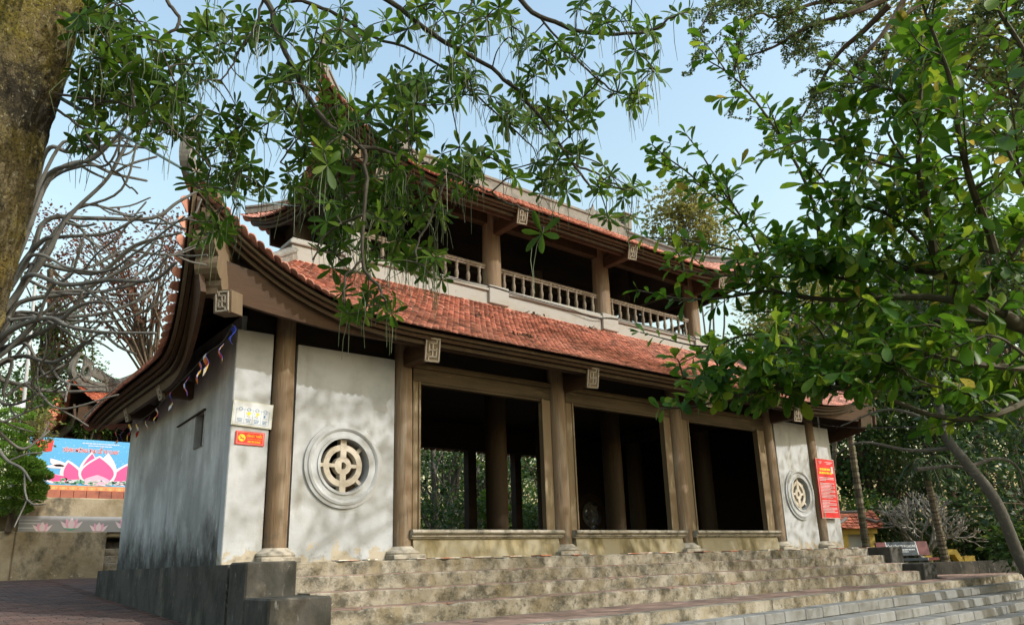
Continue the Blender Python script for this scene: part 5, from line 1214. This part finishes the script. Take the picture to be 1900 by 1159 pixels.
m.build('branches', GREYB, lt, smooth=True)
cs = [(at(px, py, d=16+rng.uniform(-1, 1)), (1.1, 1.1, .7), 26) for px, py in ((1700, 560), (1620, 620), (1790, 560), (1860, 620), (1740, 480), (1880, 760), (1680, 720))]
P, D, _ = crown_points(cs, 16, .22)
leaves_obj(lt, 'foliage', LQ, P, D, norm_rows(rng.normal(size=(len(P), 3))*.6+(0, 0, 1)), .15*rng.uniform(.6, 1.3, len(P)), LEAF_D)
# ---------------------------------------------------------------- bare frangipanis
def frangi(m, p, d, L, r0, depth, flat=.25):
    d = nrm(d); q = p+d*L; mid = (p+q)/2+rng.normal(size=3)*L*.05+np.array((0, 0, -.04*L))
    pts = bez([p, mid, q], 3); m.tube(pts, np.linspace(r0, r0*.82, len(pts)), 7)
    if depth == 0:
        m.tube([q, q+d*.015, q+d*r0*.9], [r0*.82, r0*.7, r0*.25], 7); return
    k = 2 if rng.random() < .62 else 3; a0 = rng.uniform(0, 6.28); s = nrm(np.cross(d, rand_dirs(1)[0])); s2 = np.cross(d, s)
    for i in range(k):
        a = a0+i*2*math.pi/k; o = (math.cos(a)*s+math.sin(a)*s2)*rng.uniform(.5, .85)
        frangi(m, q, d+o+np.array((0, 0, flat)), L*rng.uniform(.68, .95), r0*.8, depth-1, flat)
fr = thing('frangipani_tree', at(1725, 1040, d=25), 'bare frangipani with dense pale sticks behind the stone bench', 'tree', 'bare frangipani trees')
m = MB(); b = at(1725, 1040, d=25); b[2] = -.7
m.tube([b-(0, 0, .2), b+(0, 0, .5)], [.13, .11], 8)
for k in range(6):
    a = k*1.05; frangi(m, b+(0, 0, .5), (math.cos(a)*.8, math.sin(a)*.8, .75), .55, .055, 5, .2)
m.build('branches', STICK, fr, smooth=True)
fl_ = thing('frangipani_tree', (-3.4, -1.0, -.7), 'bare frangipani with thick grey forking branches beside the mossy trunk at left', 'tree', 'bare frangipani trees')
rt = np.array((-4.35, -1.2, -.9)); D9 = 8.2
m = MB(); ck = bez([rt, rt+(.1, .0, 1.0), at(-60, 700, d=D9)], 6); m.tube(ck, np.linspace(.14, .07, len(ck)), 10); k0_ = ck[-1]
main = [((40, 500), (85, 410), (165, 405), (280, 405), (330, 375), (372, 352)), ((20, 530), (60, 490), (120, 500), (185, 505), (250, 455), (335, 432)),
        ((20, 560), (55, 510), (120, 528), (200, 520), (282, 520), (326, 488)), ((10, 600), (40, 560), (130, 543), (190, 520), (260, 480), (290, 445)),
        ((0, 620), (30, 585), (90, 590), (190, 581), (260, 556), (286, 540)), ((10, 620), (85, 590), (130, 606), (190, 616), (287, 618)),
        ((-10, 660), (20, 640), (90, 610), (150, 566), (203, 560)), ((-10, 690), (5, 705), (50, 715), (100, 726), (192, 724)),
        ((20, 560), (80, 480), (130, 400), (200, 330), (238, 258)), ((30, 450), (85, 330), (140, 305), (180, 290), (240, 228)),
        ((40, 420), (85, 282), (130, 282), (200, 270), (292, 276)), ((40, 460), (90, 335), (150, 300), (210, 322), (270, 335)),
        ((20, 520), (75, 450), (110, 440), (200, 432), (262, 400)), ((-10, 680), (40, 660), (100, 672), (150, 640), (172, 636)),
        ((-30, 740), (0, 780), (30, 772), (76, 752)), ((-30, 760), (0, 802), (40, 832), (72, 815), (90, 800)), ((-30, 730), (10, 750), (50, 742), (80, 715)), ((-20, 800), (10, 850), (40, 868), (56, 890)), ((20, 640), (60, 600), (105, 555), (130, 500), (152, 462))]
main += [tuple((x+rng.uniform(-12, 26), y+rng.uniform(-34, 34)) for x, y in main[k]) for k in (0, 1, 2, 3, 4, 5, 6, 7, 8, 9, 10, 12, 13, 18)]
for i, pl_ in enumerate(main):
    dd = [D9+.25*math.sin(i*2.1)+.12*j*math.cos(i*1.7) for j in range(len(pl_))]
    pts = [at(x, y, d=q) for (x, y), q in zip(pl_, dd)]
    ps = bez([k0_]+pts if i % 2 else [ck[-3]]+pts, 6); r0 = .026 if i < 14 else .018
    m.tube(ps, np.linspace(r0*1.25, r0*.55, len(ps)), 8); e = ps[-1]; ed_ = nrm(ps[-1]-ps[-2]); m.tube([e, e+ed_*.012, e+ed_*.025], [r0*.6, r0*.5, r0*.15], 7)
    for s in ((.55, .8) if i % 3 else (.7,)):                  # forks along the branch, tips turned up
        k = int(len(ps)*s); d = nrm(ps[k+1]-ps[k]); sgn = 1 if rng.random() < .6 else -1
        o = _u*sgn*rng.uniform(.5, .9)+_f*rng.uniform(-.5, .5)
        frangi(m, ps[k], d+o, rng.uniform(.25, .5), r0*.6, 1 if rng.random() < .25 else 0, .2)
m.build('branches', PALEB, fl_, smooth=True)
# ---------------------------------------------------------------- feathery canopy over the right
ft_ = thing('feathery_tree', at(1960, 1200, d=12.5)*np.array((1, 1, 0))+np.array((6, -5, -1.9)), 'tall tree whose fine feathery foliage hangs across the top right sky', 'tree')
FD = 12.5; tb = WL[ft_]; tt = bez([tb, tb+(.2, .1, 4), at(2120, 60, d=13), at(1960, -120, d=13)], 8)
m = MB(); m.tube(tt, np.linspace(.32, .16, len(tt)), 10); m.build('trunk', BROWNB, ft_, smooth=True)
br = [((1960, -120), (1800, -60), (1640, 0), (1520, 5), (1440, 32), (1410, 25), (1350, 45)), ((1800, -60), (1690, 20), (1650, 80), (1640, 130), (1620, 180)), ((1640, 0), (1580, 25), (1500, 50), (1430, 90), (1360, 110)),
      ((1650, 10), (1600, 60), (1560, 95), (1530, 140), (1490, 215), (1460, 250)), ((1640, -30), (1560, -20), (1450, -30), (1340, 0), (1300, 50)), ((1700, -40), (1640, 60), (1580, 130), (1550, 180)), ((1960, -120), (1860, 0), (1780, 60), (1720, 130)), ((1960, -120), (1900, -20), (1880, 60))]
nodes = []; m = MB()
for i, b in enumerate(br):
    ps = bez([at(x, y, d=FD+.5*math.sin(i*1.9+j*.8)) for j, (x, y) in enumerate(b)], 8); m.tube(ps, np.linspace(.055, .008, len(ps)), 6); nodes.append(ps[len(ps)//4:])
nodes = np.concatenate(nodes); sprig = []
for k in range(165):
    p = nodes[rng.integers(len(nodes))]; d = nrm(rng.normal(size=3)*.7-_r*.25*(p[0] < 30)+np.array((0, 0, -.35))); L = rng.uniform(.35, 1.0)
    q = p+d*L+np.array((0, 0, -.15*L*L)); pts = bez([p, (p+q)/2+np.array((0, 0, .08*L)), q], 3); m.tube(pts, np.linspace(.009, .003, len(pts)), 4)
    for s in np.linspace(.15, 1, int(10*L)+3): sprig.append(np.array([np.interp(s, np.linspace(0, 1, len(pts)), pts[:, j]) for j in range(3)]))
m.build('branches', BROWNB, ft_, smooth=True)
sprig = np.array(sprig); P = []; D = []
for p in sprig:
    d = nrm(rng.normal(size=3)+(0, 0, -.5)); L = rng.uniform(.1, .22); n = 9; s = np.linspace(.1, 1, n)
    sd = nrm(np.cross(d, (0, 0, 1)))
    for sg in (-1, 1): P.append(p+d*s[:, None]*L); D.append(np.repeat([sd*sg+d*.5], n, 0)+rng.normal(size=(n, 3))*.2)
P = np.concatenate(P); D = norm_rows(np.concatenate(D)); leaves_obj(ft_, 'foliage', LQ, P, D, rand_dirs(len(P)), .05*rng.uniform(.7, 1.3, len(P)), LEAF_F)
# the crown goes on above and to the right of the view
up_ = [((6.9, -9.1, 9.4), (1.7, 1.4, .8), 26), ((5.2, -11.3, 7.4), (1.9, 1.3, .8), 11), ((8.6, -11.2, 7.0), (2.0, 1.4, .8), 12), ((12.2, -11.4, 7.2), (2.2, 1.5, .9), 14), ((16, -11.3, 7.0), (2.2, 1.5, .9), 16), ((11, -13.2, 7.4), (2.4, 1.2, .8), 14), ((15.5, -13.0, 7.4), (2.4, 1.2, .8), 15), ((10, -8.5, 7.2), (2.2, 2, 1.4), 46), ((8.5, -10.5, 6.6), (2.2, 1.6, 1.0), 34), ((12.5, -7.5, 8.0), (2.0, 2, 1.2), 34), ((15.5, -9.5, 7.2), (2.6, 2, 1.5), 46), ((19, -9, 8.0), (2.6, 2, 1.5), 40)]
P, D, C_ = crown_points(up_, 40, .36); m = MB()
for q in C_[::5]: b = tt[-1-rng.integers(0, 8)]; m.tube(bez([b, (b+q)/2+(0, 0, .5), q], 3), np.linspace(.05, .01, 7), 5)
m.build('upper_branches', BROWNB, ft_); leaves_obj(ft_, 'foliage', LQ, P, D, rand_dirs(len(P)), .15*rng.uniform(.7, 1.3, len(P)), LEAF_F)
# bright broadleaf crown in the top right corner
c = [at(px, py, d=15+rng.uniform(-1, 1)) for px, py in ((1760, 60), (1850, 40), (1900, 130), (1800, 150), (1700, 110), (1960, 40), (1860, 230), (1720, 10))]
b = at(2080, 900, d=16); b[2] = -1.9
tree('tree', 'bright yellow green leafy tree in the top right corner', 'tree', b, at(1990, 120, d=15.5), .2, [(q, (.75, .75, .55), 26) for q in c], 20, .2, .13, LEAF_YG, BROWNB, nlimb=40, nfrom=.6)

# ================================================================== foreground tree with whorled leaves
wt = thing('whorled_leaf_tree', (-3.3, -5.2, -1.95), 'big mossy trunk at the left edge, its whorled leaves hanging over the roof', 'tree')
ct = bez([(-3.50, -4.9, -2.0), (-3.47, -4.95, -.5), at(-118, 690, d=4.55), at(-50, 430, d=4.5), at(-6, 240, d=4.5), at(44, 80, d=4.5), at(82, -60, d=4.5), at(150, -220, d=4.6), at(190, -420, d=4.7)], 26)
n = len(ct); ns = 96; ang = np.arange(ns)*2*math.pi/ns; V = []
for i in range(n):
    tgt = nrm(ct[min(i+1, n-1)]-ct[max(i-1, 0)]); a = nrm(np.cross(tgt, (0, 1, 0))); b = np.cross(tgt, a); rad = .275-.045*i/n+(.05*max(0, 1-i/16)**2)
    for t in ang:
        q = ct[i]; rr = rad*(1+.05*mnoise.noise((2.2*math.cos(t), 2.2*math.sin(t), q[2]*.9))+.035*mnoise.noise((6*math.cos(t), 6*math.sin(t), q[2]*3)))
        rr += .014*mnoise.fractal((q[0]*0+14*math.cos(t), 14*math.sin(t), q[2]*7), .8, 2.1, 4)
        rr += .05*math.exp(-((q[2]-2.05)/.16)**2-((((t-5.6+3.14) % 6.283)-3.14)/.55)**2)
        V.append(q+rr*(math.cos(t)*a+math.sin(t)*b))
F = [(i*ns+k, i*ns+(k+1) % ns, (i+1)*ns+(k+1) % ns, (i+1)*ns+k) for i in range(n-1) for k in range(ns)]
MB().add(V, F).build('trunk', BARK, wt, smooth=True)
lb = bez([at(5, 330, d=4.6), at(-10, 150, d=4.7), at(-5, 60, d=4.85), at(-40, -60, d=5)], 8); MB().tube(lb, np.linspace(.17, .12, len(lb)), 14).build('limb', BARK, wt, smooth=True)
MBR = [[(98, -60, 4.5), (300, -70, 4.7), (420, -50, 4.75), (490, 0, 4.75), (530, 100, 4.65), (600, 220, 4.55), (668, 270, 4.45), (680, 330, 4.4), (672, 480, 4.3), (700, 530, 4.25), (716, 562, 4.2)],
       [(668, 270, 4.45), (760, 292, 4.5), (830, 322, 4.55), (900, 352, 4.55)], [(420, -50, 4.75), (600, -50, 4.9), (720, 0, 4.95), (800, 62, 4.95), (900, 120, 4.95), (980, 190, 4.95), (1060, 300, 4.9), (1100, 352, 4.85)],
       [(300, -70, 4.7), (312, 0, 4.55), (332, 40, 4.5), (302, 72, 4.45), (250, 66, 4.4), (206, 66, 4.35)], [(100, 172, 4.4), (180, 186, 4.4), (250, 200, 4.35), (330, 250, 4.3), (392, 310, 4.3)],
       [(100, 200, 4.35), (150, 235, 4.35), (190, 286, 4.3), (225, 330, 4.3), (254, 357, 4.3)], [(490, 0, 4.75), (468, 60, 4.7), (440, 100, 4.65), (410, 152, 4.6)], [(530, 0, 4.9), (600, 14, 4.95), (680, 62, 5), (800, 112, 5), (880, 172, 5), (975, 262, 5)],
       [(600, -50, 4.9), (900, -40, 5.2), (1000, 30, 5.2), (1100, 62, 5.15), (1200, 58, 5.1), (1250, 30, 5.1)], [(1000, 30, 5.2), (1080, 120, 5.15), (1150, 172, 5.1), (1205, 158, 5.1)], [(530, 100, 4.65), (545, 180, 4.6), (560, 240, 4.6), (520, 300, 4.6)],
       [(900, -40, 5.2), (860, 40, 5.1), (880, 100, 5.1)], [(1060, 300, 4.9), (1120, 330, 4.9), (1160, 352, 4.9)], [(250, 200, 4.35), (240, 120, 4.4), (200, 120, 4.4)], [(98, -60, 4.5), (200, -20, 4.6), (260, 40, 4.6)],
       [(672, 480, 4.3), (640, 520, 4.25), (640, 560, 4.2)], [(830, 322, 4.55), (800, 400, 4.5), (770, 470, 4.45), (800, 510, 4.4)], [(676, 400, 4.35), (610, 430, 4.4), (580, 480, 4.4)], [(668, 270, 4.45), (620, 330, 4.5), (580, 380, 4.5)], [(900, 352, 4.55), (940, 375, 4.6), (985, 395, 4.6), (1002, 425, 4.6)]]
m = MB(); nodes = []
for i, b in enumerate(MBR):
    ps = bez([at(x, y, d=d) for x, y, d in b], 7); r0 = .022 if i in (0, 2, 8) else .013 if i in (1, 3, 7) else .008
    ps = ps+np.array([[mnoise.noise((k*.5, i*7.1, j*3.3))*.02 for j in range(3)] for k in range(len(ps))])
    m.tube(ps, np.linspace(r0, max(.005, r0*.32), len(ps)), 8); nodes.append(ps)
nodes = np.concatenate(nodes)
sites = [(205, 60, 75, 55, 20), (230, 155, 95, 55, 24), (330, 120, 60, 60, 10), (310, 225, 70, 50, 14), (410, 55, 70, 45, 12), (410, 250, 55, 50, 11), (440, 345, 60, 45, 12), (400, 330, 45, 40, 5), (545, 150, 60, 55, 13), (650, 60, 75, 50, 15), (600, 262, 60, 55, 16), (690, 335, 70, 55, 20), (620, 375, 60, 50, 15), (760, 390, 70, 45, 15), (640, 470, 60, 45, 10), (750, 480, 55, 45, 9), (650, 560, 45, 30, 5),
         (790, 500, 35, 35, 4), (740, 180, 75, 50, 15), (850, 150, 75, 55, 16), (900, 50, 70, 45, 13), (960, 200, 65, 50, 13), (1020, 95, 70, 50, 12), (1050, 235, 60, 50, 11), (1080, 325, 60, 45, 12), (1150, 375, 40, 40, 5), (1130, 175, 55, 45, 9), (1205, 150, 25, 30, 2), (1185, 60, 45, 40, 6), (1262, 25, 18, 18, 2), (1195, 350, 8, 8, 1), (985, 330, 50, 35, 6), (1003, 438, 6, 6, 1), (870, 300, 55, 40, 9), (400, 430, 35, 30, 4), (480, 200, 50, 60, 7), (140, 20, 40, 40, 6), (520, 45, 50, 40, 6), (780, 30, 50, 40, 6), (1100, 20, 50, 30, 5), (560, 330, 30, 30, 4), (160, 240, 35, 40, 5), (720, 560, 25, 25, 2), (745, 275, 55, 40, 10), (640, 215, 45, 40, 8), (840, 330, 50, 30, 6)]
A = []
for (cx, cy, rx, ry, k) in sites:
    for _ in range(int(k*(1.85 if cx < 470 and cy < 320 else 1.45)+.5)):
        t = rng.uniform(0, 6.28); q = math.sqrt(rng.random()); A.append(at(cx+rx*q*math.cos(t), cy+ry*q*math.sin(t), d=4.6+cx/2600+rng.normal(0, .28)))
for _ in range(46): A.append(at(rng.uniform(120, 1300), rng.uniform(-420, -30), d=5+rng.uniform(-.5, .8)))         # the crown goes on above the view
A = np.array(A); tips = []; dn0 = np.array([np.min(np.linalg.norm(nodes-a, axis=1)) for a in A])
for k in np.argsort(dn0):
    a = A[k]; j = np.argmin(np.linalg.norm(nodes-a, axis=1)); b = nodes[j]; L = np.linalg.norm(a-b)
    mid = (a+b)/2+rng.normal(size=3)*.08*L+np.array((0, 0, .08*L)); ps = bez([b, mid, a], 4); m.tube(ps, np.linspace(.0055, .003, len(ps)), 5)
    nodes = np.vstack([nodes, ps[2:]]); tips.append((a, nrm(ps[-1]-ps[-2])))
m.build('branches', TWIG, wt, smooth=True)
P = []; D = []; Nn = []; S = []; pods = MB()
for (a, d) in tips:
    ax = nrm(d*.55+np.array((0, 0, .55))+rng.normal(size=3)*.45); s = nrm(np.cross(ax, rand_dirs(1)[0])); s2 = np.cross(ax, s); kk = rng.integers(5, 9); sz = rng.uniform(.085, .14)
    for i in range(kk):
        ph = 2*math.pi*i/kk+rng.uniform(-.2, .2); rad = math.cos(ph)*s+math.sin(ph)*s2; tl = rng.uniform(.1, .55)
        P.append(a); D.append(nrm(rad*math.cos(tl)+ax*math.sin(tl)+(0, 0, -.12))); Nn.append(nrm(ax+rng.normal(size=3)*.15)); S.append(sz*rng.uniform(.75, 1.1))
    if rng.random() < .55:
        for i in range(rng.integers(2, 6)):
            L = rng.uniform(.12, .34); o = rng.normal(size=3)*.02; w = rng.normal(size=3)*.05*np.array((1, 1, 0))
            pods.tube([a, a+o+w*.5+(0, 0, -.02), a+o+w+(0, 0, -L*.5), a+o+w*rng.uniform(.4, 1.4)+(0, 0, -L)], [.0015, .0022, .0022, .0012], 4)
tag(pods.build('seed_pods', POD, wt), kind='stuff')
leaves_obj(wt, 'leaf', LA, np.array(P), np.array(D), np.array(Nn), np.array(S), LEAF_A, nparts=300)

# ================================================================== foreground shrub with obovate leaves
c1 = lambda x, y: (1180+x/2.639, y/2.639)
c2 = lambda x, y: (1180+x/2.639, 400+y/2.639)
wsh = thing('leafy_shrub', at(2250, 1500, d=3.4)*np.array((1, 1, 0))+np.array((0, 0, -1.95)), 'near shrub with glossy spoon shaped leaves reaching in from the right edge', 'shrub')
root = WL[wsh]; crotch = at(1990, 690, d=3.15)
m = MB(); tr = bez([root, root+(crotch-root)*.5+(.08, 0, .1), crotch, at(1858, 585, d=3.1)], 8); m.tube(tr, np.linspace(.06, .032, len(tr)), 10); m.build('stem', STEMB, wsh, smooth=True)
limbs = [([(1858, 585, 3.1)]+[(*c2(x, y), d) for x, y, d in ((1700, 430, 3.1), (1640, 370, 3.15), (1500, 290, 3.2), (1300, 260, 3.3), (1050, 235, 3.4), (850, 215, 3.5), (700, 195, 3.55), (500, 175, 3.65), (290, 125, 3.75), (30, 105, 3.85))], .019),
         ([(1858, 605, 3.1)]+[(*c2(x, y), d) for x, y, d in ((1620, 440, 3.0), (1450, 400, 3.05), (1200, 400, 3.1), (1000, 412, 3.2), (800, 395, 3.3), (640, 370, 3.4), (400, 405, 3.5), (220, 405, 3.6), (10, 365, 3.7))], .018),
         ([(1856, 604, 3.1)]+[(*c2(x, y), d) for x, y, d in ((1500, 520, 3.2), (1350, 560, 3.3), (1150, 640, 3.4), (950, 700, 3.45), (760, 640, 3.5), (560, 580, 3.6), (330, 640, 3.65), (20, 570, 3.75))], .017),
         ([(1990, 690, 3.15)]+[(*c2(x, y), d) for x, y, d in ((1700, 730, 2.9), (1450, 680, 2.95), (1250, 710, 3.0), (1000, 720, 3.1), (700, 760, 3.2), (450, 770, 3.3), (230, 790, 3.35))], .014),
         ([(1990, 690, 3.15)]+[(*c2(x, y), d) for x, y, d in ((1800, 960, 2.8), (1500, 985, 2.85), (1100, 850, 2.9), (900, 860, 3.0), (650, 850, 3.05), (300, 930, 3.1), (115, 945, 3.15))], .013),
         ([(*c1(x, y), d) for x, y, d in ((1460, 1240, 3.1), (1440, 1100, 3.05), (1390, 860, 3.0), (1390, 600, 2.95), (1402, 300, 2.95), (1400, 180, 2.95))], .018),
         ([(*c1(x, y), d) for x, y, d in ((1760, 1240, 2.9), (1720, 1108, 2.9), (1650, 930, 2.85), (1590, 700, 2.8), (1540, 400, 2.8), (1480, 230, 2.8), (1410, 40, 2.8), (1385, -60, 2.8))], .017),
         ([(*c1(x, y), d) for x, y, d in ((900, 1290, 3.4), (890, 1100, 3.4), (840, 920, 3.4), (760, 760, 3.45), (640, 570, 3.5), (530, 430, 3.55), (440, 350, 3.6), (322, 280, 3.65))], .010),
         ([(*c1(x, y), d) for x, y, d in ((620, 1250, 3.6), (540, 1100, 3.6), (430, 940, 3.65), (330, 770, 3.7), (243, 655, 3.75))], .007), ([(*c1(x, y), d) for x, y, d in ((600, 1200, 3.6), (520, 1080, 3.65), (400, 980, 3.7), (260, 850, 3.75), (150, 770, 3.8), (80, 710, 3.8))], .007),
         ([(*c1(x, y), d) for x, y, d in ((1390, 1180, 3.1), (1250, 1060, 3.2), (1000, 960, 3.25), (870, 820, 3.3), (780, 760, 3.3))], .008), ([(*c1(x, y), d) for x, y, d in ((1400, 850, 3.0), (1200, 800, 3.05), (1050, 720, 3.1), (965, 610, 3.15))], .008),
         ([(*c1(x, y), d) for x, y, d in ((2000, 420, 2.7), (1850, 170, 2.7), (1780, 60, 2.7), (1735, -40, 2.7))], .012), ([(*c1(x, y), d) for x, y, d in ((1960, 1000, 2.7), (1850, 800, 2.7), (1800, 700, 2.7), (1700, 560, 2.7))], .009), ([(*c1(x, y), d) for x, y, d in ((1392, 600, 2.95), (1300, 470, 2.95), (1180, 420, 3), (1060, 370, 3.05), (960, 300, 3.1))], .008),
         ([(*c1(x, y), d) for x, y, d in ((1390, 860, 3.0), (1300, 760, 3.0), (1230, 640, 3.0), (1220, 540, 3.0))], .007), ([(*c1(x, y), d) for x, y, d in ((1590, 700, 2.8), (1680, 600, 2.8), (1740, 470, 2.8))], .007), ([(*c1(x, y), d) for x, y, d in ((1650, 930, 2.85), (1760, 860, 2.8), (1900, 800, 2.8), (2000, 700, 2.8))], .008),
         ([(*c2(x, y), d) for x, y, d in ((1500, 290, 3.2), (1440, 60, 3.1), (1400, -120, 3.05))], .014), ([(*c2(x, y), d) for x, y, d in ((1700, 410, 3.1), (1800, 270, 2.95), (1900, 120, 2.9), (1990, 20, 2.9))], .014), ([(*c2(x, y), d) for x, y, d in ((1320, 390, 3.08), (1260, 320, 3.1), (1150, 250, 3.15))], .007), ([(*c2(x, y), d) for x, y, d in ((1180, 400, 3.1), (1080, 330, 3.15), (960, 300, 3.2), (800, 300, 3.3), (620, 300, 3.4), (380, 290, 3.5), (170, 255, 3.6))], .008),
         ([(*c2(x, y), d) for x, y, d in ((950, 700, 3.45), (900, 560, 3.45), (780, 480, 3.5), (600, 470, 3.55))], .006), ([(*c2(x, y), d) for x, y, d in ((1700, 730, 2.9), (1560, 620, 2.9), (1400, 600, 2.95), (1250, 590, 3.0))], .007), ([(*c2(x, y), d) for x, y, d in ((1800, 960, 2.8), (1650, 880, 2.8), (1450, 830, 2.8), (1280, 760, 2.85))], .007), ([(*c2(x, y), d) for x, y, d in ((1990, 760, 2.7), (1850, 640, 2.7), (1750, 590, 2.7), (1600, 600, 2.75))], .008)]
m = MB(); P = []; D = []; Nn = []; S = []; yl = []
def leafy(ps, step, s0, s1, twigs=True, start=.0):
    seg_ = np.linalg.norm(np.diff(ps, axis=0), axis=1); cu = np.concatenate([[0], np.cumsum(seg_)]); L = cu[-1]; x = start*L; ph = rng.uniform(0, 6.28)
    while x < L:
        p = np.array([np.interp(x, cu, ps[:, j]) for j in range(3)]); k = min(np.searchsorted(cu, x), len(ps)-1); k = max(k, 1); d = nrm(ps[k]-ps[k-1])
        s = nrm(np.cross(d, (0, 0, 1) if abs(d[2]) < .9 else (1, 0, 0))); s2 = np.cross(d, s); fr_ = x/L
        ph += 2.4; rad = math.cos(ph)*s+math.sin(ph)*s2; sz = (s0+(s1-s0)*fr_)*rng.uniform(.65, 1.2)
        P.append(p); dd = nrm(d*.6+rad*.9+np.array((0, 0, -.1))+rng.normal(size=3)*.15); D.append(dd); Nn.append(nrm(np.array((0, 0, 1))+rad*-.3+d*.3+rng.normal(size=3)*.35)); S.append(sz*rng.choice((.55, .8, 1, 1, 1.15)))
        x += step*rng.uniform(.6, 1.4)
    for q in range(3): P.append(ps[-1]); D.append(nrm(nrm(ps[-1]-ps[-2])+rng.normal(size=3)*.5)); Nn.append(nrm(rng.normal(size=3)*.5+(0, 0, 1))); S.append(s1*rng.uniform(.8, 1.3))
for i, (b, r0) in enumerate(limbs):
    ps = bez([at(x, y, d=d) for x, y, d in b], 7); m.tube(ps, np.linspace(r0, max(.0028, r0*.16), len(ps)), 7)
    L = np.sum(np.linalg.norm(np.diff(ps, axis=0), axis=1)); thick = r0 > .012
    leafy(ps, .022 if not thick else .03, .105, .062, start=.35 if thick else .12)
    nt = int(L/(.085 if thick else .11))
    for k in range(nt):
        f0 = rng.uniform(.15 if thick else .25, .9); j = min(int(f0*(len(ps)-1)), len(ps)-2); d = nrm(ps[j+1]-ps[j]); o = rand_dirs(1)[0]; low = ps[j][2] < 1.1; o = nrm((o-d*np.dot(o, d)*.6)*np.array((1, 1, .3 if low else 1))+np.array((0, 0, .08 if low else .35)))
        LL = rng.uniform(.07, .30)*(1.1-.6*f0); q = ps[j]+(d*.5+o)*LL; tw = bez([ps[j], (ps[j]+q)/2+rng.normal(size=3)*.015, q], 3); m.tube(tw, np.linspace(.004, .002, len(tw)), 5)
        leafy(tw, .022, .105, .066, start=.25)
# fill twigs in the thick of the bush
fills = ((1700, 330, 150, 130, 46), (1820, 430, 90, 120, 40), (1560, 440, 120, 60, 30), (1400, 470, 110, 60, 22), (1650, 640, 170, 90, 46), (1450, 650, 120, 70, 30), (1330, 610, 70, 60, 12), (1800, 690, 90, 60, 30), (1560, 725, 110, 35, 18), (1720, 170, 70, 90, 16), (1860, 560, 60, 60, 14), (1890, 790, 30, 50, 8), (1420, 735, 90, 20, 8))
lp_ = np.concatenate([bez([at(x, y, d=d) for x, y, d in b], 7) for b, _ in limbs])
for (cx, cy, rx, ry, k) in fills:
    for _ in range(int(k*.72)):
        a = at(cx+rng.normal()*rx*.6, cy+rng.normal()*ry*.6, d=rng.uniform(2.75, 3.5)); j = np.argmin(np.linalg.norm(lp_-a, axis=1)); b = lp_[j]
        if np.linalg.norm(a-b) > .6: a = b+(a-b)*.6/np.linalg.norm(a-b)
        if b[2] < 1.2: a[2] = b[2]+(a[2]-b[2])*.35
        tw = bez([b, (a+b)/2+(0, 0, .03), a], 4); m.tube(tw, np.linspace(.005, .002, len(tw)), 5); leafy(tw, .024, .11, .072, start=.15)
m.build('branches', STEMB, wsh, smooth=True)
P, D, Nn, S = map(np.array, (P, D, Nn, S)); ky = rng.random(len(P)) < .012
leaves_obj(wsh, 'leaf', LB, P[~ky], norm_rows(D[~ky]), norm_rows(Nn[~ky]), S[~ky], LEAF_B, nparts=285)
leaves_obj(wsh, 'leaf', LB, P[ky], norm_rows(D[ky]), norm_rows(Nn[ky]), S[ky]*1.15, LEAF_Y, nparts=15)
# one fallen leaf on the landing
fl1 = at(1744, 1075, Z=-.765); fme = mesh('fallen_leaf', *LB[2]); fme.materials.append(mat('fallen_leaf', (.25, .12, .05), .7))
o = bpy.data.objects.new('fallen_leaf', fme); COL.objects.link(o); o.location = fl1; o.rotation_euler = (.25, -.15, 2.2); o.scale = (.16, .16, .16)
tag(o, 'single dry brown leaf lying on the red tiled landing', 'leaf')
